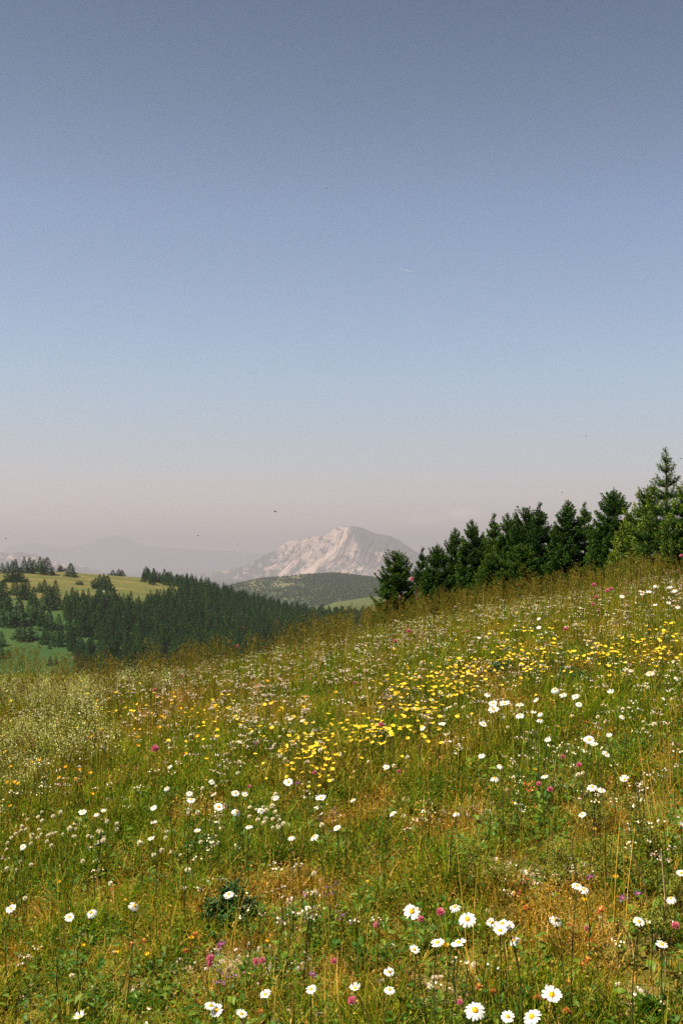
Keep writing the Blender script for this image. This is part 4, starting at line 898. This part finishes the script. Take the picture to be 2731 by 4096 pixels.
def head_mesh(seed, kind):
    """one flower head plus its stem top at the origin (stem is added by scale below)"""
    g = random.Random(seed); gg = np.random.default_rng(seed); mb = MB()
    if kind in ('clover', 'pink', 'cream', 'pinkhead'):
        k = 90; ph = np.arccos(1 - 1.75 * (np.arange(k) + .5) / k); th = np.arange(k) * 2.39996; v = np.stack([np.sin(ph) * np.cos(th), np.sin(ph) * np.sin(th), np.cos(ph)], 1)
        R = .0075; b = v * R * .4; L = .0085 if kind != 'pinkhead' else .011; dd = unit(v + np.array([0, 0, .25]) + gg.normal(0, .12, v.shape))
        mb.addq(diamonds(b, dd, L * gg.uniform(.8, 1.15, k), .0042), 1, np.clip(.25 + .5 * (v[:, 2] * .5 + .5) + gg.normal(0, .18, k), 0, 1))
        mb.addq(diamonds(b, unit(dd + gg.normal(0, .2, v.shape)), L * .95, .004), 1, np.clip(.2 + .6 * (v[:, 2] * .5 + .5), 0, 1))
    elif kind == 'rose':                                       # five broad petals
        for i in range(5):
            a = 2 * math.pi * i / 5 + g.gauss(0, .08); d = np.array([math.cos(a), math.sin(a), 0]); s = np.array([-math.sin(a), math.cos(a), 0]); up = np.array([0, 0, 1.]); V = []
            for q, ww in ((0, .15), (.35, .62), (.7, .85), (.95, .62)): 
                c = d * (.0125 * q) + up * .0035 * q * q * g.uniform(.2, 1.6); V += [c - s * .0085 * ww, c + s * .0085 * ww]
            mb.add(V, [(0, 1, 3, 2), (2, 3, 5, 4), (4, 5, 7, 6)], 1, .3 + .6 * g.random())
        dome(mb, .0022, .002, .001, g, 2, 12)
    elif kind == 'cup':
        for i in range(5):
            a = 2 * math.pi * i / 5; d = np.array([math.cos(a), math.sin(a), 0]); s = np.array([-math.sin(a), math.cos(a), 0]); up = np.array([0, 0, 1.]); V = []
            for q, ww in ((0, .15), (.4, .7), (.75, .8), (1, .45)):
                c = d * (.011 * math.sin(q * 1.4)) + up * .010 * q * q; V += [c - s * .0075 * ww, c + s * .0075 * ww]
            mb.add(V, [(0, 1, 3, 2), (2, 3, 5, 4), (4, 5, 7, 6)], 1, .2 + .5 * g.random())
    elif kind == 'umbel':
        for i in range(7):
            a = g.uniform(0, 6.28); q = .016 * math.sqrt(g.random()); c = np.array([q * math.cos(a), q * math.sin(a), g.gauss(0, .0015)]); k = 9
            tube(mb, [(0, 0, -.018), tuple(c)], .0005, 3, 0, .3)
            mb.addq(diamonds(c + gg.normal(0, 1, (k, 3)) * np.array([.004, .004, .001]), unit(gg.normal(0, 1, (k, 3)) * np.array([1, 1, .3])), .0055, .005), 1, gg.random(k))
    elif kind == 'knap':
        k = 34; th = np.arange(k) * 2.39996; el = gg.uniform(-.1, .9, k); v = np.stack([np.cos(th) * np.cos(el), np.sin(th) * np.cos(el), np.sin(el)], 1); mb.addq(diamonds(v * .004, unit(v + gg.normal(0, .1, v.shape)), .022 * gg.uniform(.7, 1.1, k), .0035), 1, gg.random(k)); mb.addq(diamonds(v * .002, v, .012, .004), 2, gg.random(k))
    elif kind == 'tuft':
        k = 50; th = gg.random(k) * 6.28; el = gg.uniform(-.2, 1.4, k); v = np.stack([np.cos(th) * np.cos(el), np.sin(th) * np.cos(el), np.sin(el)], 1); mb.addq(diamonds(v * .005, v, .012 * gg.uniform(.6, 1.2, k), .0045), 1, np.clip(v[:, 2] + gg.normal(0, .2, k), 0, 1))
    return mb
KM = {'clover': ([M_STEM, M_CREAM, M_CREAM],), 'pink': ([M_STEM, M_PINK, M_PINK],), 'pinkhead': ([M_STEM, M_PINK, M_PINK],), 'rose': ([M_STEM, M_YEL, M_YCENT],), 'cup': ([M_STEM, M_ORG, M_YCENT],), 'umbel': ([M_STEM, M_PALEPINK, M_CREAM],), 'knap': ([M_STEM, M_PURPLE, M_PINK],), 'tuft': ([M_STEM, M_RUST, M_RUST],)}
def flower_whole(seed, kind, h):
    """whole small flower as one mesh: base at the origin, stem h tall, head on top"""
    mb = head_mesh(seed, kind); g = random.Random(seed); tilt = Matrix.Rotation(g.uniform(.0, .55), 3, 'X') @ Matrix.Rotation(g.uniform(0, 6.28), 3, 'Z')
    R_ = np.array(tilt); top = np.array([g.gauss(0, .015), g.gauss(0, .015), h]); mb.v = [v @ R_.T + top for v in mb.v]
    s = np.linspace(0, 1, 5); pts = np.outer(s, top - np.array([0, 0, .003])); pts[1:4, 0] += g.gauss(0, .012); pts[0, 2] = -.03; tube(mb, pts, [.0013, .0012, .0011, .001, .0009], 4, 0, .3)
    for k in range(2): blade(mb, 0, 0, h * g.uniform(.3, .6), .004, g.uniform(0, 6.28), .6, .3, 0)
    return mb.mesh(kind, KM[kind][0])
HV = (.12, .20, .30)
FM = {k: [[flower_whole(700 + 31 * i + 7 * j, k, h) for j in range(3)] for i, h in enumerate(HV)] for k in KM}
def put_flower(kind, name, look, group, px, py, size=1., hc=None, cat='flower'):
    if px < -30 or px > 712: return
    hi = hc if hc is not None else RND.choice((0, 1, 1, 2)); h = HV[hi]; x, y, zg, ht, t = ground_hit(px, py, h * size)
    if t < 1.9: return
    me = FM[kind][hi][RND.randrange(3)]; o = bpy.data.objects.new(name, me); COL.objects.link(o); o.location = (x, y, zg); o.rotation_euler = (RND.gauss(0, .06), RND.gauss(0, .06), RND.gauss(0, .7)); sz = size * RND.uniform(.85, 1.15); zs = min(max(ht / h, .6), 2.2) if size != 1 else max(ht / h, .7)
    o.scale = (sz, sz, sz if abs(zs - sz) < .4 else zs); later(o, look, cat, group, px, py); return o
# yellow rockrose drifts: polylines in the crops with spread and counts
def drift(fn, pts, spread, n):
    out = []
    for _ in range(n):
        s = RND.random() * (len(pts) - 1); i = int(s); f = s - i; x = pts[i][0] * (1 - f) + pts[i + 1][0] * f; y = pts[i][1] * (1 - f) + pts[i + 1][1] * f; out.append(fn(x + RND.gauss(0, spread[0]), y + RND.gauss(0, spread[1])))
    return out
yel = drift(R4, [(40, 665), (120, 640), (220, 680), (330, 650)], (22, 16), 46) + drift(R4, [(290, 575), (350, 570), (440, 590)], (16, 9), 26) + drift(R4, [(60, 600), (180, 605)], (25, 12), 12) + \
      drift(R4, [(190, 455), (300, 430), (410, 420), (480, 400)], (16, 12), 34) + drift(R4, [(510, 350), (570, 385), (620, 380)], (28, 16), 30) + drift(R4, [(420, 465), (510, 445), (590, 470)], (20, 14), 28) + drift(R4, [(690, 350), (820, 300), (900, 300), (1000, 290)], (26, 16), 38) + \
      drift(R4, [(1060, 312), (1200, 318), (1330, 305), (1430, 310), (1510, 290)], (26, 10), 46) + drift(R4, [(1180, 260), (1350, 250), (1450, 210), (1568, 200)], (30, 20), 34) + drift(R3, [(215, 200), (290, 190), (350, 175)], (12, 8), 14) + drift(R3, [(820, 270), (1000, 330), (1200, 250)], (60, 20), 10) + drift(R3, [(1330, 480), (1420, 530), (1540, 570)], (26, 20), 16)
random.Random(5).shuffle(yel)
for i, (px, py) in enumerate(yel[:298]): put_flower('rose', 'rockrose', 'yellow rockrose bloom', 'yellow rockroses in drifts', px, py, RND.uniform(.65, .95))
yx = yel[298:] + drift(R4, [(60, 640), (430, 600)], (70, 40), 40) + drift(R4, [(200, 450), (640, 400)], (60, 45), 80) + drift(R4, [(690, 320), (1060, 300), (1568, 240)], (60, 40), 140) + drift(R3, [(200, 220), (700, 300), (1300, 500)], (160, 60), 120) + drift(R3, [(1380, 520), (1560, 470)], (50, 50), 60) + drift(R4, [(200, 150), (900, 180)], (200, 60), 40)
YP = []
for (px, py) in yx:
    if -30 < px < 712:
        x_, y_, g_, h_, t_ = ground_hit(px, py, .22); YP.append((x_, y_, g_))
scatter('rockrose_carpet', np.array(YP), np.stack([NR.normal(0, .1, len(YP)), NR.normal(0, .1, len(YP)), NR.normal(0, .7, len(YP))], 1), NR.uniform(.6, .95, len(YP)), NR.integers(0, 6, len(YP)), [bpy.data.objects.new('f', FM['rose'][i // 3 + 1][i % 3]) for i in range(6)], 'small yellow blooms thickening the drifts between the larger rockroses', 'wildflowers')
# orange-yellow buttercups and vetch
for (a, b) in [(10, 540), (57, 580), (150, 568), (183, 562), (365, 617), (362, 650), (415, 650), (421, 479), (385, 470), (622, 495), (612, 493), (730, 445), (920, 495), (873, 520), (757, 387), (767, 400), (955, 337), (868, 340), (830, 327), (665, 350), (732, 292), (773, 285), (1240, 285), (1220, 233), (1297, 335), (1398, 292), (1371, 310), (1540, 255), (262, 627), (323, 618), (1356, 468), (1318, 520), (1340, 572), (402, 712), (70, 692), (85, 677), (67, 747), (706, 135), (740, 148), (20, 650)]:
    put_flower('cup', 'buttercup', 'orange yellow buttercup', 'buttercups scattered in the meadow', *R3(a, b), .85, 2)
for fn, L in ((R6, [(770, 18), (1180, 143), (103, 362), (1130, 473), (513, 700), (1257, 370), (1320, 290)]), (R5, [(543, 710), (685, 720), (1250, 655), (890, 665), (580, 456), (277, 397), (403, 678)]), (R4, [(595, 810), (998, 640), (768, 915), (855, 900), (888, 842), (862, 840), (290, 497), (570, 543), (535, 587), (10, 815)])):
    for (a, b) in L: put_flower('cup', 'vetch_bloom', 'orange yellow vetch bloom', 'vetch blooms low in the turf', *fn(a, b), .7, 0)
for fn, L in ((R5, [(925, 637), (620, 680), (687, 668), (1222, 950), (484, 413), (820, 710), (665, 230)]), (R6, [(865, 510), (1160, 638), (1145, 768), (628, 880), (690, 890), (1060, 860), (1063, 595), (1190, 545), (1205, 535), (905, 920), (1060, 1010), (1105, 745)]), (R4, [(1122, 630), (1150, 672), (1200, 685), (1385, 790)])):
    for (a, b) in L: put_flower('tuft', 'rust_flower_head', 'fading orange brown flower head', 'fading orange flower heads', *fn(a, b), .72, 0)
# pink and red clover / knapweed
for fn, L in ((R4, [(225, 226, 1.5), (294, 240, 1.4), (998, 168, 1.5), (1156, 49, 1.5), (1216, 28, 1.4), (1177, 92, 1.), (167, 623, 1.3), (1105, 820, 1.), (963, 930, 1.), (890, 922, .9), (571, 200, .9), (274, 138, 1.), (46, 437, 1.), (1010, 822, .8), (255, 835, .8)]),
              (R2, [(1177, 656, 1.8), (1292, 652, 1.3), (1157, 737, 1.4), (1174, 692, 1.), (1216, 718, 1.3), (1322, 708, 1.), (347, 653, 1.4), (810, 676, 1.4), (1490, 600, 1.4), (1545, 610, 1.4), (1537, 496, 1.8), (1448, 562, 1.3), (270, 735, .8), (337, 742, .8)]),
              (R3, [(743, 555, 1.7), (1030, 77, 1.4), (1095, 45, 1.2), (1270, 33, 1.3), (1390, 65, 1.1), (960, 147, 1.1), (333, 98, .9), (752, 88, .8), (815, 180, 1.3), (700, 257, 1.3), (722, 258, 1.2), (925, 113, 1.2), (637, 148, .8), (153, 517, .8), (236, 480, .8), (258, 418, .9), (1441, 654, .9), (1137, 692, .9), (265, 697, .9), (850, 180, 1.)]),
              (R5, [(1023, 738, 1.), (1008, 780, 1.), (1132, 763, 1.), (1184, 742, 1.), (1480, 755, .8)]), (R6, [(397, 570, 1.1), (354, 562, .9), (135, 593, .9), (15, 948, 1.), (1535, 587, 1.), (568, 933, .8), (905, 922, .8), (1130, 583, .8)])):
    for (a, b, s) in L: put_flower('pinkhead', 'red_clover', 'deep pink clover head', 'pink clover heads', *fn(a, b), s * .8, 2 if fn in (R2, R4) else 1)
for fn, L in ((R3, [(1168, 500), (1215, 318), (1408, 195), (1360, 660)]), (R4, [(632, 272), (145, 463), (920, 252), (1262, 182)]), (R5, [(1390, 820), (1060, 683)]), (R6, [(1155, 345), (1300, 460), (1365, 445)])):
    for (a, b) in L: put_flower('knap', 'knapweed', 'ragged purple knapweed bloom', 'purple knapweed blooms', *fn(a, b), .62, 1)
# cream clover heads
crm = [R5(a, b) for a, b in [(203, 62), (245, 45), (290, 55), (155, 97), (88, 152), (180, 140), (210, 115), (225, 155), (170, 172), (313, 163), (220, 210), (252, 190), (145, 245), (62, 303), (128, 308), (105, 296), (485, 108), (470, 125), (580, 112), (432, 152), (735, 155), (773, 177), (733, 220), (800, 236), (680, 208), (880, 215), (880, 45), (897, 72), (797, 275), (743, 265), (483, 415), (138, 432), (20, 210), (36, 205), (570, 145), (855, 343), (1422, 360), (1490, 138), (420, 275), (460, 200), (448, 210), (668, 225), (362, 797), (1442, 443)]]
crm += [R3(a, b) for a, b in [(1010, 570), (848, 488), (1087, 571), (1100, 622), (1185, 578), (1275, 566), (1297, 576), (1011, 687), (949, 708), (1236, 717), (1463, 500), (1528, 575), (1493, 545), (1530, 675), (1262, 745), (880, 792), (897, 818)]]
crm += [R4(a, b) for a, b in [(1284, 532), (1280, 548), (1408, 640), (1468, 646), (1385, 594), (1150, 618), (312, 791), (33, 843), (109, 807), (250, 806), (1115, 205), (1150, 186), (1213, 130), (1220, 146), (1230, 208), (1255, 212), (1285, 205), (1310, 214), (773, 240), (730, 274), (1470, 195), (497, 520), (528, 527), (403, 525), (457, 500), (1095, 575), (567, 566), (1180, 268), (1297, 423), (1537, 525), (1388, 450), (838, 376), (745, 592), (780, 643), (1110, 852), (1040, 870), (740, 900)]]
crm += [R3(a, b) for a, b in [(285, 125), (318, 110), (420, 122), (450, 112), (570, 110), (590, 108), (628, 108), (655, 112), (590, 142), (655, 130), (385, 125), (520, 735), (1130, 55), (1133, 30), (1300, 70), (1345, 90)]]
crm += drift(R3, [(380, 150), (560, 190), (700, 170)], (60, 26), 34) + drift(R3, [(1070, 390), (1180, 400), (1300, 400)], (50, 24), 30) + drift(R5, [(60, 130), (250, 170), (420, 220)], (70, 50), 26) + drift(R4, [(60, 330), (300, 300), (520, 260)], (70, 50), 30) + drift(R4, [(1420, 100), (1540, 120)], (60, 60), 14) + drift(R5, [(1180, 60), (1250, 70)], (40, 22), 18)
for (px, py) in crm[:298]: put_flower('clover', 'white_clover', 'creamy white clover head', 'creamy clover heads', px, py, RND.uniform(.65, .95) * (.7 if py < 670 else 1), 1 if py > 700 else 2)
# pale pink umbels (yarrow) near the crest
umb = [R3(a, b) for a, b in [(1455, 495), (1460, 490), (355, 215), (485, 255), (175, 168), (420, 190), (1278, 85), (1275, 160), (1317, 572), (1410, 592), (1180, 212), (1410, 22), (1540, 170), (1507, 200)]]
umb += drift(R3, [(1000, 220), (1250, 200), (1500, 180)], (110, 50), 80) + drift(R4, [(20, 400), (150, 340), (400, 300)], (60, 50), 40) + drift(R4, [(600, 60), (900, 90), (1200, 130)], (120, 30), 26) + drift(R3, [(600, 250), (900, 330), (1300, 350)], (120, 50), 50) + drift(R2, [(1440, 640), (1500, 720), (1540, 760)], (40, 30), 26) + drift(R3, [(60, 330), (250, 260), (460, 250)], (60, 50), 24)
for (px, py) in umb[:290]: put_flower('umbel', 'yarrow', 'flat pale pink and white yarrow head', 'pale yarrow heads', px, py, RND.uniform(.5, .85), 2)
# finish the labels: area of the picture, then the order from the left inside it
grp = defaultdict(list)
for (o, look, cat, group, px, py) in pending: grp[(look, zone_of(px, py))].append((px, o, cat, group))
for (look, (b, c)), L in grp.items():
    L.sort(key=lambda q: q[0])
    for i, (px, o, cat, group) in enumerate(L):
        lab = f"{look} {b}, {c}" if len(L) == 1 else f"{look}, {ordinal(i + 1)} from left {b}, {c}"
        tag(o, lab, cat, group)

# ---- bushes
def thistle_bush(px, py, wpx, hpx, label, mat=None, name='thistle_bush', cat='bush', dens=1.0, group='dark leafy bushes in the meadow'):
    x, y, zg, ht, t = ground_hit(px, py, .04); w = wpx * t / F_PX; h = hpx * t / F_PX; g = np.random.default_rng(int(px * 7 + py)); mb = MB(); wood = MB()
    for k in range(int(60 * dens)):
        a = g.random() * 6.28; r = math.sqrt(g.random()); top = np.array([math.cos(a) * r * w * .5, math.sin(a) * r * w * .42, h * (1 - .6 * r * r) * g.uniform(.45, 1.15)]); base = top * np.array([.3, .3, 0]) + np.array([0, 0, -.02])
        s = np.linspace(0, 1, 9); pts = base + np.outer(s, top - base) ; tube(wood, pts[::2], [.0016, .0015, .0014, .0012, .001], 3, 0, .2)
        b = np.repeat(pts[2:], 9, 0) + g.normal(0, .004, (63, 3)); th = g.random(63) * 6.28; dd = unit(np.stack([np.cos(th), np.sin(th), g.uniform(-.1, .9, 63)], 1)); mb.addq(diamonds(b, dd, g.uniform(.012, .028, 63), g.uniform(.004, .009, 63)), 0, np.clip(g.normal(.45, .25, 63), 0, 1))
    e = empty(name, (x, y, zg)); tag(e, label, cat, group); mb.build('foliage', [mat or M_THISTLE], e); wood.build('stems', [M_STEM], e); return e
thistle_bush(*R5(1065, 540), 58, 42, 'dark green thistle bush with a daisy in front, lower left of centre', dens=2.0)
thistle_bush(*R5(925, 225), 34, 20, 'low dark leafy bush above the clover heads, left of centre', dens=1.0)
thistle_bush(*R4(1060, 450), 52, 24, 'wide dark bush below the yellow drift at right', dens=1.5)
thistle_bush(*R4(735, 390), 27, 22, 'small dark bush left of the wide one, among yellow blooms', dens=.8)
thistle_bush(*R4(165, 790), 16, 22, 'narrow dark bush under the yellow rockroses in the middle', dens=.6)
thistle_bush(*R4(1555, 660), 16, 16, 'dark bush at the right edge halfway down', dens=.5)
thistle_bush(*R6(140, 740), 54, 28, 'loose dark green bush left of the daisy group near the bottom', M_LEAF, dens=.4)
thistle_bush(*R6(1330, 370), 44, 20, 'low green leafy bush amid lime herbs at the right', M_LEAF, dens=1.2)
thistle_bush(*R5(680, 900), 46, 18, 'low spreading green leafy plant near the bottom left', M_LEAF, dens=1.0)
thistle_bush(*R6(1420, 990), 34, 26, 'dark leafy bush in the bottom right corner', M_LEAF, dens=.6)
# lime green foamy herbs at the right
def lime_herb(px, py, hpx, label):
    x, y, zg, ht, t = ground_hit(px, py + hpx, .02); h = hpx * t / F_PX; g = np.random.default_rng(int(px * 3 + py)); mb = MB(); st = MB(); top0 = np.array([g.normal(0, .02), g.normal(0, .02), h]); pts = np.outer(np.linspace(0, 1, 6), top0); pts[0, 2] = -.02; tube(st, pts, np.linspace(.0022, .001, 6), 4, 0, .4)
    for k in range(11):
        s = g.uniform(.5, 1.0); p = top0 * s; a = g.random() * 6.28; q = p + np.array([math.cos(a), math.sin(a), .9]) * g.uniform(.015, .05); tube(st, [tuple(p), tuple(q)], .0008, 3, 0, .4)
        n = 34; mb.addq(diamonds(q + g.normal(0, .011, (n, 3)), unit(g.normal(0, 1, (n, 3))), .0075, .005), 0, np.clip(g.normal(.55, .25, n), 0, 1))
    e = empty('lime_herb', (x, y, zg)); tag(e, label, 'plant', 'lime green foamy herbs at the right'); mb.build('flower_foam', [M_LIME], e); st.build('stem', [M_STEM], e)
for i, (a, b, hp) in enumerate([(1150, 15, 26), (1180, 40, 30), (1355, 10, 28), (1070, 260, 30), (1200, 200, 30), (1235, 215, 28), (1190, 270, 26), (1300, 240, 32), (1385, 80, 30), (1440, 160, 30), (1480, 330, 34), (1500, 380, 36), (1330, 310, 26), (965, 300, 24), (685, 300, 22), (765, 90, 20), (1390, 520, 34), (1430, 560, 30)]):
    lime_herb(*R6(a, b), hp, f'lime green foamy herb, {ordinal(i + 1) if 0 else ""}')
lh = sorted([o for o in COL.objects if o.name.startswith('lime_herb')], key=lambda o: o.location.x / o.location.y)
for i, o in enumerate(lh): o['label'] = f"lime green foamy herb, {ordinal(i + 1)} from left of {len(lh)} in the lower right"
# straw stalks leaning at the right
def straw(fn, a, b, c, d, label):
    x0, y0, zg, _, t = ground_hit(*fn(c, d), .01); dr_ = pix_dir(*fn(a, b)); tt = t * .97; top = (dr_[0] * tt - x0, dr_[1] * tt - y0, CAM.z + dr_[2] * tt - zg); mb = MB(); pts = [(0, 0, -.01), (top[0] * .5 + .008, top[1] * .5, top[2] * .5), top]
    tube(mb, pts, [.0035, .003, .0016], 5, 0, 1.0); o = mb.build('straw_stalk', [M_STRAW]); o.location = (x0, y0, zg); tag(o, label, 'stalk', 'pale dry stalks at the right')
M_STRAW = flat_mat('straw', [(0, (.45, .30, .14)), (1, (.62, .44, .22))], trans=.1)
straw(R6, 1330, 240, 1415, 480, 'long pale dry stalk leaning right among the lime herbs'); straw(R6, 1468, 230, 1478, 640, 'upright pale tan stalk in the lime herbs near the right edge')
straw(R6, 1462, 640, 1490, 800, 'short tan stalk below a daisy near the right edge'); straw(R6, 1270, 560, 1330, 690, 'short pale stalk leaning right, lower right'); straw(R6, 1165, 850, 1205, 940, 'short pale stalk leaning right beside the large daisy'); straw(R6, 1555, 800, 1562, 930, 'pale stalk cut by the right edge near the bottom corner')
# ---- stones one can tell apart
for i, (fn, a, b, w, lab) in enumerate([(R5, 1385, 522, 60, 'pale flat stone right of the thistle bush'), (R5, 1350, 535, 34, 'smaller pale stone touching the flat one right of the thistle bush'), (R5, 1050, 940, 42, 'rounded pale stone behind the daisy pair at the bottom'), (R5, 1300, 785, 46, 'pale stone right of the pink clover heads'), (R5, 1175, 800, 44, 'pale stone below the pink clover heads'), (R5, 990, 680, 44, 'pale stone above the pink clover heads'),
        (R5, 545, 1015, 34, 'white stone at the bottom edge left of centre'), (R5, 1395, 690, 34, 'small pale stone halfway between thistle and lower daisies'), (R6, 655, 342, 34, 'bright square white stone in the middle of the lower right'), (R6, 508, 868, 50, 'white upright stone left of the large bottom daisies'), (R6, 530, 930, 26, 'narrow white stone just below the upright one'), (R6, 1190, 530, 26, 'pinkish stone, upper one of a pair at right'), (R6, 1065, 563, 26, 'flat pinkish stone left of the pair at right'),
        (R6, 185, 825, 70, 'wide tan stone beside a daisy near the bottom centre'), (R6, 440, 805, 60, 'pale stone above the white upright one'), (R6, 735, 335, 30, 'cream stone right of the bright square one'), (R6, 905, 382, 36, 'small cream stone in the gravel at right'), (R6, 280, 205, 26, 'small pale stone left in the right half'), (R6, 120, 212, 34, 'pinkish pale stone near the middle of the lower meadow'), (R6, 660, 1000, 60, 'tan stone right of the large daisy on the bottom edge'), (R6, 895, 800, 26, 'small pinkish stone above the large tilted daisy')]):
    x, y, zg, ht, t = ground_hit(*fn(a, b), .02); s = w / 1.148 * K * t / F_PX / 2; put_stone((x, y, zg + s * .35), (s, s * .8, s * .95), lab, 'pale stones in the turf', RND.uniform(-.6, .6))
# ---- insects: two bees on daisies, flies in the air
def insect(px, py, dist_, size, label, name='fly', bee=False):
    d = pix_dir(px, py); p = d * dist_; e = empty(name, (p[0], p[1], CAM.z + p[2])); e.rotation_euler = (0, RND.uniform(-.3, .3), RND.uniform(0, 6.28)); tag(e, label, 'insect', None if bee else 'small flies in the air'); b = MB()
    V = []; nu = 8
    prof = [(-1, .05), (-.75, .32), (-.35, .42), (0, .28), (.2, .38), (.5, .36), (.62, .18), (.8, .24), (1, .06)]
    for (zz, r) in prof: V += [(zz * size, r * size * math.cos(2 * math.pi * k / nu), r * size * math.sin(2 * math.pi * k / nu)) for k in range(nu)]
    b.add(V, [(j * nu + k, j * nu + (k + 1) % nu, (j + 1) * nu + (k + 1) % nu, (j + 1) * nu + k) for j in range(len(prof) - 1) for k in range(nu)], 0, [1. if bee and (j % 2 == 1) else .05 for j in range(len(prof)) for k in range(nu)]); b.build('body', [M_DARKBUG], e, True)
    for sg in (-1, 1):
        w = MB(); w.add([(.3 * size, .15 * sg * size, .3 * size), (-.1 * size, .9 * sg * size, .55 * size), (-.9 * size, 1.1 * sg * size, .5 * size), (-.8 * size, .5 * sg * size, .4 * size)], [(0, 1, 2, 3)]); w.build('wing', [M_WING], e)
_, _, _, _, t = ground_hit(*R6(328, 510), .3); insect(*R6(330, 506), t * .985, .006, 'brown bee sitting on a white daisy left of the daisy group', 'bee', True)
_, _, _, _, t = ground_hit(*R6(795, 645), .3); insect(*R6(793, 641), t * .985, .006, 'brown bee covering the centre of a small daisy right of the cluster', 'bee', True)
for i, (a, b, dd, s, lab) in enumerate([(750, 432, 5, .0045, 'tiny fly high in the open sky, topmost'), (632, 1175, 4, .005, 'tiny fly left above the mountain'), (455, 1230, 5, .004, 'tiny fly above the far hazy range'), (545, 1250, 5, .004, 'tiny fly left of the mountain just over the hill'), (1345, 1001, 5, .0035, 'tiny fly high above the tall dark spruces'), (1290, 1131, 4.5, .0045, 'tiny fly between the tall pair and the dense spruce tops'), (13, 1237, 5, .0045, 'tiny fly by the left edge over the pasture'), (1563, 1053, 5, .004, 'tiny fly by the right edge beside the tallest spruce')]):
    insect(a * .43495, b * .43537, dd, s, lab)
# ---- contrail
d0 = pix_dir(*D(914, 616)); d1 = pix_dir(*D(950, 625)); mb = MB(); T_ = 24000
m, nt = new_mat('contrail'); finish(nt, rampn(nt, noise(nt, .01), [(.3, (.8, .8, .8)), (.7, (.9, .9, .9))]), 1); p0, p1 = d0 * T_, d1 * T_
tube(mb, [tuple(p0 * 0), tuple((p1 - p0) * .5), tuple(p1 - p0)], [2, 5, 2], 6); o = mb.build('contrail', [m]); o.location = (p0[0], p0[1], p0[2]); tag(o, 'faint thin white contrail high in the blue sky', 'contrail')
# ------------------------------------------------------------------ haze
zlow = float(GZ.min()) - 3
zlow = min(zlow, -201.5); mb = MB(); box(mb, (0, 0, (zlow + HAZE_TOP) / 2), (2 * REACH, 2 * REACH, HAZE_TOP - zlow))
m = bpy.data.materials.new('haze'); m.use_nodes = True; nt = m.node_tree; nt.nodes.clear(); pv = N(nt, 'ShaderNodeVolumePrincipled'); pv.inputs['Density'].default_value = HAZE_DENSITY; pv.inputs['Color'].default_value = (.53, .50, .585, 1); pv.inputs['Anisotropy'].default_value = .2
out = N(nt, 'ShaderNodeOutputMaterial'); nt.links.new(pv.outputs[0], out.inputs['Volume'])
o = mb.build('haze', [m]); tag(o, 'pale summer haze filling the air to the horizon', 'haze', kind='stuff')
